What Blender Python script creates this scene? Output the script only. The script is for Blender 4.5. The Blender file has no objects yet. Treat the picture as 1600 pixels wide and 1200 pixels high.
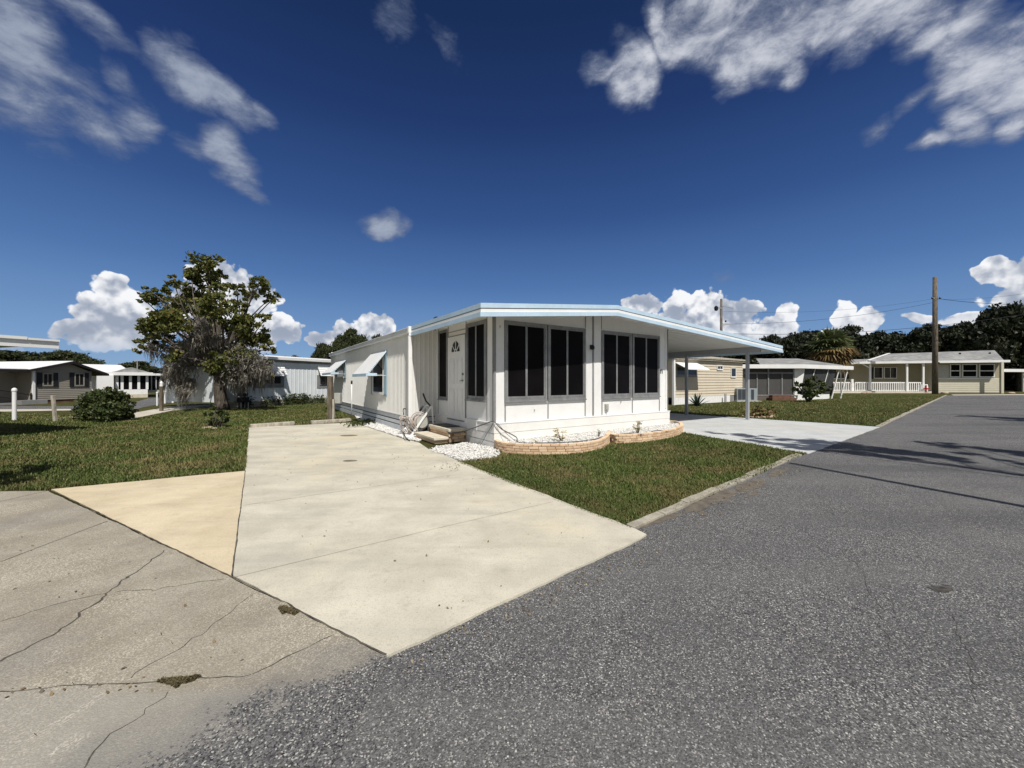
import bpy, math, random
import numpy as np
from mathutils import Vector, Matrix, noise as mnoise
R = math.radians
rng = random.Random(7)
nr = np.random.default_rng(11)
SC = bpy.context.scene
COL = SC.collection
# ---------------------------------------------------------------- camera, sun, sky, exposure
F, HY, CX, H = 610.0, 595.0, 800.0, 1.55          # focal length (px of a 1600 px wide picture), horizon row, eye height
cam = bpy.data.objects.new('camera', bpy.data.cameras.new('camera'))
COL.objects.link(cam); SC.camera = cam
cam.location = (0, 0, H); cam.rotation_euler = (R(90), 0, 0)
cam.data.sensor_width = 36; cam.data.lens = F / 1600 * 36
cam.data.shift_y = -(600 - HY) / 1600
cam.data.clip_start = 0.05; cam.data.clip_end = 6000
SC.view_settings.view_transform = 'Standard'; SC.view_settings.look = 'None'
SC.view_settings.exposure = 0.0; SC.view_settings.gamma = 1
SC.render.film_transparent = False
try:
    SC.cycles.max_bounces = 7; SC.cycles.diffuse_bounces = 4; SC.cycles.transparent_max_bounces = 12
except Exception: pass

SUN_H = Vector((0.39, -0.921)).normalized()       # horizontal direction towards the sun
SUN_EL = R(55)
SUN = Vector((SUN_H.x * math.cos(SUN_EL), SUN_H.y * math.cos(SUN_EL), math.sin(SUN_EL)))
sl = bpy.data.lights.new('sun', 'SUN'); sl.energy = 5.0; sl.angle = R(0.5); sl.color = (1.0, 0.955, 0.88)
so = bpy.data.objects.new('sun', sl); COL.objects.link(so)
so.rotation_euler = SUN.to_track_quat('Z', 'Y').to_euler(); so.location = (0, 0, 30)

world = bpy.data.worlds.new("World"); SC.world = world; world.use_nodes = True
def azel(px, py):
    return math.atan2(px - CX, F), math.atan2(HY - py, math.hypot(px - CX, F))
def ellipse_azel(px, py, rx, ry, deg):
    a0, e0 = azel(px, py); t = R(deg)
    a1, e1 = azel(px + rx * math.cos(t), py - rx * math.sin(t))
    a2, e2 = azel(px + ry * math.sin(t), py + ry * math.cos(t))
    r1 = math.hypot(a1 - a0, e1 - e0); r2 = math.hypot(a2 - a0, e2 - e0)
    return a0, e0, r1, r2, math.atan2(e1 - e0, a1 - a0)
CUMULUS = [ # px, py, rx, ry, tilt, strength
 (172,450,30,30,0,1),(160,485,52,40,0,1),(190,492,62,48,0,1),(150,522,75,28,0,1),(110,520,36,22,0,.9),(215,520,50,34,0,1),
 (312,418,24,18,0,1),(345,440,52,42,0,1),(300,460,40,26,0,1),(390,470,50,38,0,1),(330,500,70,50,0,1),(395,520,60,40,0,1),
 (445,518,34,24,0,1),(432,510,24,20,0,1),(540,522,34,24,0,1),(572,512,28,24,0,1),(595,512,22,20,0,1),(505,528,30,18,0,1),
 (15,552,30,16,0,.9),
 (1000,476,40,20,0,.9),(1060,478,30,32,0,1),(1105,478,40,34,0,1),(1150,492,40,32,0,1),(1090,510,110,34,0,1),
 (1228,495,26,22,0,1),(1228,515,34,26,0,1),(1200,512,30,20,0,.9),(1314,488,24,22,0,1),(1350,502,40,22,0,1),(1330,515,46,24,0,1),
 (1175,535,60,20,0,1),(1560,425,46,24,0,1),(1605,440,50,44,0,1),(1590,470,60,26,0,1),(1560,408,26,14,0,1),
 (1440,500,46,12,0,.8),(1500,500,60,14,0,1),(1400,545,50,14,0,.8)]
WISP = [
 (30,75,95,75,-40,1.05),(60,140,110,85,-25,1.0),(130,165,110,60,-35,.95),(200,185,60,45,-50,.85),(190,125,45,30,-70,.7),(95,225,60,22,-30,.45),
 (150,40,120,26,-32,.75),(255,90,60,40,-50,1.0),(300,120,90,38,-38,1.1),(355,150,90,30,-38,1.15),(410,182,36,22,-40,.9),(265,120,60,32,-40,.8),
 (345,225,44,42,-50,.95),(365,255,46,32,-40,.85),(380,290,60,18,-35,.7),(295,232,40,16,-30,.5),(600,350,42,22,5,1.0),
 (620,15,40,40,-70,.42),(700,70,20,50,60,.25),(1130,430,26,14,20,.55),
 (940,105,46,34,0,1.1),(985,110,60,55,60,1.25),(1005,140,32,36,60,1.15),(1090,40,90,70,20,1.3),(1150,70,70,60,40,1.2),(1210,40,110,80,10,1.25),
 (1300,30,120,65,10,1.2),(1390,25,120,50,10,1.2),(1440,60,80,30,30,1.0),(1235,110,30,30,60,1.0),(1330,80,60,36,30,1.0),(1030,20,40,30,60,.9),
 (1520,60,110,80,40,1.1),(1560,120,90,90,50,1.1),(1500,130,70,50,50,.95),(1430,160,60,16,35,.8),(1470,215,60,14,15,.8),(1520,185,60,40,30,.9),
 (1366,208,32,22,20,.65),(1600,60,80,120,60,1.1),(1140,145,36,14,20,.6),(1590,190,50,30,10,.8)]
def make_sky():
    nt = world.node_tree; nt.nodes.clear(); N, L = nt.nodes, nt.links
    def n(t, **k):
        x = N.new(t)
        for a, b in k.items(): setattr(x, a, b)
        return x
    def m(op, a, b=None, c=None, clamp=False):
        x = n('ShaderNodeMath', operation=op, use_clamp=clamp)
        for i, v in enumerate((a, b, c)):
            if v is None: continue
            if isinstance(v, (int, float)): x.inputs[i].default_value = v
            else: L.new(v, x.inputs[i])
        return x.outputs[0]
    def mr(v, a0, a1, b0, b1, smooth=True):
        x = n('ShaderNodeMapRange', interpolation_type='SMOOTHSTEP' if smooth else 'LINEAR')
        L.new(v, x.inputs['Value'])
        for k, q in zip(('From Min', 'From Max', 'To Min', 'To Max'), (a0, a1, b0, b1)): x.inputs[k].default_value = q
        return x.outputs[0]
    def mix(f, a_, b_):
        x = n('ShaderNodeMix', data_type='RGBA')
        if isinstance(f, (int, float)): x.inputs[0].default_value = f
        else: L.new(f, x.inputs[0])
        for i, v in ((6, a_), (7, b_)):
            if isinstance(v, tuple): x.inputs[i].default_value = (*v, 1)
            else: L.new(v, x.inputs[i])
        return x.outputs[2]
    out = n('ShaderNodeOutputWorld'); bg = n('ShaderNodeBackground'); L.new(bg.outputs[0], out.inputs[0])
    sky = n('ShaderNodeTexSky'); sky.sky_type = 'NISHITA'; sky.sun_disc = False
    sky.sun_elevation = SUN_EL; sky.sun_rotation = math.atan2(SUN.x, SUN.y)
    sky.air_density = 1.0; sky.dust_density = .35; sky.ozone_density = 2.2; sky.altitude = 0
    STR = 0.12; S = 1 / STR
    bg.inputs['Strength'].default_value = STR
    tc = n('ShaderNodeTexCoord'); D = tc.outputs['Generated']
    sp = n('ShaderNodeSeparateXYZ'); L.new(D, sp.inputs[0])
    az = m('ARCTAN2', sp.outputs[0], sp.outputs[1]); el = m('ARCSINE', sp.outputs[2])
    w = n('ShaderNodeTexNoise'); w.inputs['Scale'].default_value = 14; w.inputs['Detail'].default_value = 3; L.new(D, w.inputs['Vector'])
    ws = n('ShaderNodeSeparateXYZ'); L.new(w.outputs['Color'], ws.inputs[0])
    cb = n('ShaderNodeCombineXYZ'); L.new(m('MULTIPLY_ADD', m('SUBTRACT', ws.outputs[0], .5), .05, az), cb.inputs[0])
    L.new(m('MULTIPLY_ADD', m('SUBTRACT', ws.outputs[1], .5), .05, el), cb.inputs[1]); cb.inputs[2].default_value = 1
    P = cb.outputs[0]
    def field(lst):
        acc = None
        for px, py, rx, ry, t, s in lst:
            a0, e0, r1, r2, rot = ellipse_azel(px, py, rx, ry, t); c_, s_ = math.cos(rot), math.sin(rot)
            du = n('ShaderNodeVectorMath', operation='DOT_PRODUCT'); L.new(P, du.inputs[0]); du.inputs[1].default_value = (c_ / r1, s_ / r1, -(a0 * c_ + e0 * s_) / r1)
            dv_ = n('ShaderNodeVectorMath', operation='DOT_PRODUCT'); L.new(P, dv_.inputs[0]); dv_.inputs[1].default_value = (-s_ / r2, c_ / r2, (a0 * s_ - e0 * c_) / r2)
            U, V = du.outputs['Value'], dv_.outputs['Value']
            d2 = m('MULTIPLY_ADD', U, U, m('MULTIPLY', V, V)); v = m('MULTIPLY_ADD', d2, -s, s)
            acc = v if acc is None else m('MAXIMUM', acc, v)
        return acc
    cu = field(CUMULUS); wi = field([(a, b, c_ * (1.1 if a < 700 else 1.15), d * (1.1 if a < 700 else 1.1), e_, f) for a, b, c_, d, e_, f in WISP])
    def billow(vec):
        n1 = n('ShaderNodeTexNoise'); n1.inputs['Scale'].default_value = 34; n1.inputs['Detail'].default_value = 8; n1.inputs['Roughness'].default_value = .6; L.new(vec, n1.inputs['Vector'])
        vo = n('ShaderNodeTexVoronoi', feature='F1'); vo.inputs['Scale'].default_value = 30; L.new(vec, vo.inputs['Vector'])
        vo2 = n('ShaderNodeTexVoronoi', feature='F1'); vo2.inputs['Scale'].default_value = 75; L.new(vec, vo2.inputs['Vector'])
        a = m('MULTIPLY_ADD', m('SUBTRACT', .42, vo.outputs['Distance']), .55, m('MULTIPLY', m('SUBTRACT', .42, vo2.outputs['Distance']), .50))
        return m('MULTIPLY_ADD', m('SUBTRACT', n1.outputs[0], .5), 1.1, a)
    b1 = billow(D)
    ad = n('ShaderNodeVectorMath', operation='ADD'); L.new(D, ad.inputs[0]); ad.inputs[1].default_value = (.006, -.002, .014)
    b2 = billow(ad.outputs[0])
    mp = n('ShaderNodeMapping'); mp.inputs['Rotation'].default_value = (0, R(35), 0); mp.inputs['Scale'].default_value = (1, 1, 2.0); L.new(D, mp.inputs['Vector'])
    n2 = n('ShaderNodeTexNoise'); n2.inputs['Scale'].default_value = 7; n2.inputs['Detail'].default_value = 8; n2.inputs['Roughness'].default_value = .6; n2.inputs['Distortion'].default_value = .35
    L.new(mp.outputs[0], n2.inputs['Vector'])
    n4 = n('ShaderNodeTexNoise'); n4.inputs['Scale'].default_value = 22; n4.inputs['Detail'].default_value = 9; n4.inputs['Roughness'].default_value = .68; n4.inputs['Distortion'].default_value = .35
    L.new(mp.outputs[0], n4.inputs['Vector'])
    wf = m('SUBTRACT', n4.outputs[0], .5)
    wn = m('MULTIPLY_ADD', wf, .42, m('SUBTRACT', n2.outputs[0], .5))
    wv = m('MULTIPLY_ADD', wn, 2.2, m('MINIMUM', wi, .95))
    cv = m('MULTIPLY_ADD', b1, 1.25, m('MINIMUM', m('MULTIPLY', cu, 1.5), 1.0))
    hs = n('ShaderNodeHueSaturation'); hs.inputs['Saturation'].default_value = SKY_SAT; hs.inputs['Value'].default_value = SKY_VAL
    L.new(sky.outputs[0], hs.inputs['Color'])
    sc1 = n('ShaderNodeVectorMath', operation='SCALE'); L.new(hs.outputs[0], sc1.inputs[0]); sc1.inputs['Scale'].default_value = STR
    gm = n('ShaderNodeGamma'); gm.inputs[1].default_value = SKY_GAM; L.new(sc1.outputs[0], gm.inputs[0])
    sc2 = n('ShaderNodeVectorMath', operation='MULTIPLY'); L.new(gm.outputs[0], sc2.inputs[0]); sc2.inputs[1].default_value = tuple(x * S for x in SKY_TINT)
    base = sc2.outputs[0]
    rp = n('ShaderNodeValToRGB'); e = rp.color_ramp.elements; stops = [(0, (.26,.42,.64)), (5, (.185,.335,.60)), (13.4, (.082,.185,.43)), (22, (.036,.092,.270)), (33, (.0165,.043,.155)), (43, (.0095,.027,.095)), (90, (.007,.022,.085))]
    while len(e) < len(stops): e.new(.5)
    for i, (d_, q) in enumerate(stops): e[i].position = d_ / 90; e[i].color = (*(x * S / 10 for x in q), 1)
    L.new(m('DIVIDE', el, R(90)), rp.inputs[0])
    rs = n('ShaderNodeVectorMath', operation='SCALE'); L.new(rp.outputs[0], rs.inputs[0]); rs.inputs['Scale'].default_value = 10
    base = mix(mr(sp.outputs[1], -.5, .1, .1, .9), base, rs.outputs[0])
    def c(r, g_, b_, k=1): return (r * S * k, g_ * S * k, b_ * S * k)
    front = mr(sp.outputs[1], .02, .12, 0, 1)
    dw = m('MULTIPLY', mr(wv, .08, 1.12, 0, .88), front)
    wc = mix(mr(wv, .45, 1.5, 0, 1), c(.17, .21, .31), mix(mr(az, -.1, .3, 0, 1), c(.42, .47, .57), c(.74, .76, .82)))
    s1 = mix(dw, base, wc)
    dc = m('MULTIPLY', mr(cv, .16, .46, 0, .97), m('MULTIPLY', front, mr(el, R(1.8), R(4.4), 0, 1)))
    def soft(vec):
        x = n('ShaderNodeTexNoise'); x.inputs['Scale'].default_value = 13; x.inputs['Detail'].default_value = 4; x.inputs['Roughness'].default_value = .5; L.new(vec, x.inputs['Vector']); return x.outputs[0]
    ad2 = n('ShaderNodeVectorMath', operation='ADD'); L.new(D, ad2.inputs[0]); ad2.inputs[1].default_value = (.012, -.004, .030)
    sd_ = m('SUBTRACT', soft(D), soft(ad2.outputs[0]))
    lc = mr(m('MULTIPLY_ADD', m('SUBTRACT', b1, b2), .85, m('MULTIPLY', sd_, 3.6)), -.55, .55, 0, 1)
    lc = m('MULTIPLY', lc, mr(el, R(2.5), R(9), .45, 1)); lc = m('MULTIPLY_ADD', mr(cu, .9, .2, 0, 1), .25, lc)
    cc = mix(lc, c(.33, .38, .48), c(.96, .965, .98))
    s2 = mix(dc, s1, cc)
    nb = n('ShaderNodeTexNoise'); nb.inputs['Scale'].default_value = 2.6; nb.inputs['Detail'].default_value = 4; L.new(D, nb.inputs['Vector'])  # unseen bright cloud cover behind the camera, added to fill the shaded sides
    db = m('MULTIPLY', mr(nb.outputs[0], .42, .56, 0, .9), mr(sp.outputs[1], .10, -.12, 0, 1))
    db = m('MULTIPLY', db, mr(sp.outputs[2], .0, .08, 0, 1))
    s3 = mix(db, s2, c(.95, .95, .95, FILL_CLOUD))
    s4 = mix(mr(sp.outputs[2], -.02, 0.0, 1, 0), s3, c(.12, .12, .10))
    L.new(s4, bg.inputs['Color'])
    try: world.cycles.sampling_method = 'MANUAL'; world.cycles.sample_map_resolution = 512
    except Exception: pass
SKY_TINT = (1, 1, 1); FILL_CLOUD = .5  # last value: brightness of the cloud added behind the camera as fill
SKY_SAT, SKY_VAL, SKY_GAM = 1.15, 0.55, 1.25
make_sky()

# ---------------------------------------------------------------- helpers
def G(px, py, z=0.0):
    """ground point (x, y) seen at a pixel of the 1600 x 1200 photograph"""
    Y = F * (H - z) / (py - HY); return Vector(((px - CX) / F * Y, Y))
def tag(o, label=None, cat=None, group=None, kind=None):
    if label: o['label'] = label
    if cat: o['category'] = cat
    if group: o['group'] = group
    if kind: o['kind'] = kind
    return o
def empty(name, loc, rz=0, label=None, cat=None, group=None):
    o = bpy.data.objects.new(name, None); COL.objects.link(o)
    o.location = (loc[0], loc[1], loc[2] if len(loc) > 2 else 0); o.rotation_euler = (0, 0, rz)
    o.empty_display_size = .2
    return tag(o, label, cat, group)
def mesh_np(name, V, Fc, mat, parent=None, k=4, smooth=False):
    V = np.asarray(V, dtype=np.float32).reshape(-1, 3); Fc = np.asarray(Fc, dtype=np.int32).reshape(-1, k)
    me = bpy.data.meshes.new(name); me.vertices.add(len(V)); me.vertices.foreach_set('co', V.ravel())
    me.loops.add(Fc.size); me.loops.foreach_set('vertex_index', Fc.ravel())
    me.polygons.add(len(Fc)); me.polygons.foreach_set('loop_start', np.arange(0, Fc.size, k, dtype=np.int32))
    try: me.polygons.foreach_set('loop_total', np.full(len(Fc), k, dtype=np.int32))
    except Exception: pass
    me.polygons.foreach_set('use_smooth', np.full(len(Fc), smooth, dtype=bool))
    me.update(calc_edges=True); me.validate()
    me.materials.append(mat)
    o = bpy.data.objects.new(name, me); COL.objects.link(o)
    if parent: o.parent = parent
    return o
class MB:
    def __init__(s): s.v = []; s.f = []
    def add(s, vs, fs):
        b = len(s.v); s.v += [tuple(v) for v in vs]; s.f += [tuple(b + i for i in f) for f in fs]; return s
    def box(s, x0, x1, y0, y1, z0, z1):
        return s.add([(x0,y0,z0),(x1,y0,z0),(x1,y1,z0),(x0,y1,z0),(x0,y0,z1),(x1,y0,z1),(x1,y1,z1),(x0,y1,z1)],
                     [(0,3,2,1),(4,5,6,7),(0,1,5,4),(1,2,6,5),(2,3,7,6),(3,0,4,7)])
    def mbox(s, M, sx, sy, sz):
        vs = [M @ Vector((a * sx / 2, b * sy / 2, c * sz / 2)) for c in (-1, 1) for a, b in ((-1,-1),(1,-1),(1,1),(-1,1))]
        return s.add(vs, [(0,3,2,1),(4,5,6,7),(0,1,5,4),(1,2,6,5),(2,3,7,6),(3,0,4,7)])
    def hexa(s, bottom, top):
        return s.add(list(bottom) + list(top), [(0,3,2,1),(4,5,6,7),(0,1,5,4),(1,2,6,5),(2,3,7,6),(3,0,4,7)])
    def bar(s, a, b, w, h=None):
        a, b = Vector(a), Vector(b); d = b - a; h = h or w
        q = d.to_track_quat('X', 'Z').to_matrix().to_4x4(); q.translation = (a + b) / 2
        return s.mbox(q, d.length, w, h)
    def prism(s, poly, z0, z1):
        k = len(poly)
        return s.add([(p[0], p[1], z0) for p in poly] + [(p[0], p[1], z1) for p in poly],
                     [tuple(range(k))[::-1], tuple(range(k, 2 * k))] + [(i, (i + 1) % k, (i + 1) % k + k, i + k) for i in range(k)])
    def poly3(s, pts): return s.add(pts, [tuple(range(len(pts)))])
    def tube(s, pts, r, n=8, cap=True):
        pts = [Vector(p) for p in pts]; k = len(pts)
        rs = r if isinstance(r, (list, tuple)) else [r] * k
        vs = []; up = None
        for i, p in enumerate(pts):
            d = (pts[min(i + 1, k - 1)] - pts[max(i - 1, 0)]).normalized()
            if up is None:
                up = Vector((0, 0, 1)) if abs(d.z) < .9 else Vector((1, 0, 0))
            x = d.cross(up)
            if x.length < 1e-4: x = d.cross(Vector((0, 1, .3)))
            x.normalize(); y = x.cross(d).normalized(); up = y
            for j in range(n):
                a = 2 * math.pi * j / n
                vs.append(p + x * (math.cos(a) * rs[i]) + y * (math.sin(a) * rs[i]))
        fs = [(i * n + j, i * n + (j + 1) % n, (i + 1) * n + (j + 1) % n, (i + 1) * n + j) for i in range(k - 1) for j in range(n)]
        if cap: fs += [tuple(range(n))[::-1], tuple(range((k - 1) * n, k * n))]
        return s.add(vs, fs)
    def lathe(s, prof, c=(0, 0, 0), n=16):
        vs = [(c[0] + r * math.cos(2*math.pi*j/n), c[1] + r * math.sin(2*math.pi*j/n), c[2] + z) for r, z in prof for j in range(n)]
        k = len(prof)
        fs = [(i*n+j, i*n+(j+1)%n, (i+1)*n+(j+1)%n, (i+1)*n+j) for i in range(k-1) for j in range(n)]
        fs += [tuple(range(n))[::-1], tuple(range((k-1)*n, k*n))]
        return s.add(vs, fs)
    def build(s, name, mat, parent=None, smooth=False, bevel=0):
        me = bpy.data.meshes.new(name); me.from_pydata(s.v, [], s.f); me.validate(); me.update()
        me.materials.append(mat)
        if smooth: me.polygons.foreach_set('use_smooth', [True] * len(me.polygons))
        o = bpy.data.objects.new(name, me); COL.objects.link(o)
        if parent: o.parent = parent
        if bevel:
            b = o.modifiers.new('bevel', 'BEVEL'); b.width = bevel; b.segments = 2; b.limit_method = 'ANGLE'; b.angle_limit = R(40)
        return o
def _split(s, name, mat, parent, per=8):
    """each solid of the builder becomes a part of its own"""
    out = []; k = 0
    while k < len(s.v):
        q = MB(); q.v = s.v[k:k+per]; q.f = [tuple(i - k for i in f) for f in s.f if k <= min(f) and max(f) < k + per]; out.append(q.build(name, mat, parent)); k += per
    return out
MB.split = _split
def catmull(pts, step):
    pts = [Vector(p) for p in pts]; out = []
    for i in range(len(pts) - 1):
        p0 = pts[max(i-1, 0)]; p1 = pts[i]; p2 = pts[i+1]; p3 = pts[min(i+2, len(pts)-1)]
        k = max(2, int((p2 - p1).length / step))
        for j in range(k):
            t = j / k
            out.append(.5 * ((2*p1) + (p2-p0)*t + (2*p0-5*p1+4*p2-p3)*t*t + (3*p1-p0-3*p2+p3)*t**3))
    out.append(pts[-1]); return out
def rag(a, b, amp, step, seed=0):
    """points from a to b (b left out) with a worn, uneven run"""
    a, b = Vector(a), Vector(b); d = b - a; k = max(1, int(d.length / step)); nrm = Vector((-d.y, d.x)).normalized(); o = []
    for i in range(k):
        t = i / k; p = a + d * t
        if i: p = p + nrm * amp * (mnoise.noise(Vector((p.x * 3 + seed, p.y * 3, .5))) + .6 * mnoise.noise(Vector((p.x * 14, p.y * 14, seed))))
        o.append(p)
    return o
def sheet(name, poly, z0, z1, mat, cat_label=None):
    o = MB().prism([(p[0], p[1]) for p in poly], z0, z1).build(name, mat)
    return tag(o, cat_label, None, None, 'structure')
def ribbon(pts, w, z, jit=0, seed=0):
    """flat thin strip with varying width following 2D points"""
    P = []
    for i in range(len(pts) - 1): P += rag(pts[i], pts[i+1], jit, .03 if jit else 5, seed)
    P.append(Vector(pts[-1])); mb = MB(); vs = []
    for i, p in enumerate(P):
        d = (P[min(i+1, len(P)-1)] - P[max(i-1, 0)]).normalized(); q = Vector((-d.y, d.x))
        ww = w * (1 + (.8 * mnoise.noise(Vector((p.x * 9, p.y * 9, seed + 3))) if jit else 0)) / 2
        vs += [(p.x - q.x * ww, p.y - q.y * ww, z), (p.x + q.x * ww, p.y + q.y * ww, z)]
    return mb.add(vs, [(2*i, 2*i+2, 2*i+3, 2*i+1) for i in range(len(P) - 1)])

# ---------------------------------------------------------------- materials
class NT:
    def __init__(s, name):
        s.m = bpy.data.materials.new(name); s.m.use_nodes = True; s.t = s.m.node_tree; s.t.nodes.clear()
        s.out = s.n('ShaderNodeOutputMaterial'); s.b = s.n('ShaderNodeBsdfPrincipled'); s.l(s.b.outputs[0], s.out.inputs[0])
        s.tc = s.n('ShaderNodeTexCoord'); s.P = s.tc.outputs['Object']
    def n(s, t, **k):
        x = s.t.nodes.new(t)
        for a, b in k.items(): setattr(x, a, b)
        return x
    def l(s, a, b): s.t.links.new(a, b)
    def noise(s, scale, detail=4, rough=.5, vec=None, out=0, dist=0):
        x = s.n('ShaderNodeTexNoise'); x.inputs['Scale'].default_value = scale; x.inputs['Detail'].default_value = detail
        x.inputs['Roughness'].default_value = rough; x.inputs['Distortion'].default_value = dist; s.l(vec or s.P, x.inputs['Vector']); return x.outputs[out]
    def vor(s, scale, feat='F1', out='Distance', vec=None):
        x = s.n('ShaderNodeTexVoronoi', feature=feat); x.inputs['Scale'].default_value = scale; s.l(vec or s.P, x.inputs['Vector']); return x.outputs[out]
    def map(s, sc=(1,1,1), rot=(0,0,0), loc=(0,0,0)):
        x = s.n('ShaderNodeMapping'); x.inputs['Scale'].default_value = sc; x.inputs['Rotation'].default_value = rot; x.inputs['Location'].default_value = loc
        s.l(s.P, x.inputs['Vector']); return x.outputs[0]
    def mr(s, v, a, b, c=0., d=1., smooth=True):
        x = s.n('ShaderNodeMapRange', interpolation_type='SMOOTHSTEP' if smooth else 'LINEAR'); s.l(v, x.inputs['Value'])
        for k, q in zip(('From Min', 'From Max', 'To Min', 'To Max'), (a, b, c, d)): x.inputs[k].default_value = q
        return x.outputs[0]
    def mix(s, f, a, b, mode='MIX'):
        x = s.n('ShaderNodeMix', data_type='RGBA', blend_type=mode)
        if isinstance(f, (int, float)): x.inputs[0].default_value = f
        else: s.l(f, x.inputs[0])
        for i, v in ((6, a), (7, b)):
            if isinstance(v, tuple): x.inputs[i].default_value = (*v, 1)
            else: s.l(v, x.inputs[i])
        return x.outputs[2]
    def math(s, op, a, b=None, c=None):
        x = s.n('ShaderNodeMath', operation=op)
        for i, v in enumerate((a, b, c)):
            if v is None: continue
            if isinstance(v, (int, float)): x.inputs[i].default_value = v
            else: s.l(v, x.inputs[i])
        return x.outputs[0]
    def bump(s, h, strength=.3, dist=.01):
        x = s.n('ShaderNodeBump'); x.inputs['Strength'].default_value = strength; x.inputs['Distance'].default_value = dist
        s.l(h, x.inputs['Height']); s.l(x.outputs[0], s.b.inputs['Normal'])
    def fin(s, color, rough=.7, metal=0, spec=.3):
        if isinstance(color, tuple): s.b.inputs['Base Color'].default_value = (*color, 1)
        else: s.l(color, s.b.inputs['Base Color'])
        if isinstance(rough, (int, float)): s.b.inputs['Roughness'].default_value = rough
        else: s.l(rough, s.b.inputs['Roughness'])
        s.b.inputs['Metallic'].default_value = metal; s.b.inputs['Specular IOR Level'].default_value = spec
        return s.m
def mul(c, k): return tuple(x * k for x in c)
def pm(name, col, rough=.6, var=.12, scale=3., metal=0, spec=.3, bump=0, dirt=0., dirtcol=(.18,.16,.13)):
    t = NT(name)
    a = t.mix(t.mr(t.noise(scale, 6, .6), .3, .7), mul(col, 1 - var), mul(col, 1 + var * .6))
    a = t.mix(t.mr(t.noise(scale * 9, 4), .35, .75, 0, .5), a, mul(col, 1 - var * 1.4))
    if dirt:
        st = t.noise(1.0, 6, .65, t.map((scale * 2.2, scale * 2.2, .5)))
        a = t.mix(t.mr(st, .50, .80, 0, dirt), a, dirtcol)
    if bump: t.bump(t.noise(scale * 14, 5), bump, .005)
    return t.fin(a, rough, metal, spec)
def m_asphalt():
    t = NT('asphalt')
    cell = t.vor(150, out='Color'); sp = t.n('ShaderNodeSeparateColor'); t.l(cell, sp.inputs[0])
    g = t.mix(t.mr(sp.outputs[0], 0, 1, smooth=False), (.018,.018,.020), (.175,.172,.172))
    g = t.mix(t.mr(sp.outputs[1], .87, .93, 0, .85), g, (.44,.43,.41))
    c2 = t.vor(60, out='Color'); s2 = t.n('ShaderNodeSeparateColor'); t.l(c2, s2.inputs[0])
    d2 = t.vor(60)
    wh = t.math('MULTIPLY', t.mr(s2.outputs[0], .95, .955), t.mr(d2, .30, .22))
    g = t.mix(wh, g, (.66,.64,.60))
    g = t.mix(t.mr(t.noise(1.3, 5, .6), .35, .7, 0, .35), g, (.085,.086,.09))
    g = t.mix(t.mr(t.noise(.45, 4, .6, None, 0, .5), .45, .75, 0, .3), g, (.17,.165,.155))
    # tyre polished lanes along the road
    rx = t.noise(1.0, 4, .5, t.map((.12, 1.1, 1), (0, 0, -R(40)))); g = t.mix(t.mr(rx, .48, .72, 0, .45), g, (.055,.055,.057)); g = t.mix(t.mr(rx, .50, .30, 0, .3), g, (.17,.168,.162))
    g = t.mix(t.mr(t.noise(3.2, 6, .7), .56, .8, 0, .4), g, (.05,.05,.05))
    g = t.mix(t.mr(t.noise(.12, 3), .5, .7, 0, .25), g, (.06,.061,.065))
    t.bump(t.vor(125), .6, .005)
    return t.fin(g, .82, 0, .25)
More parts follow.
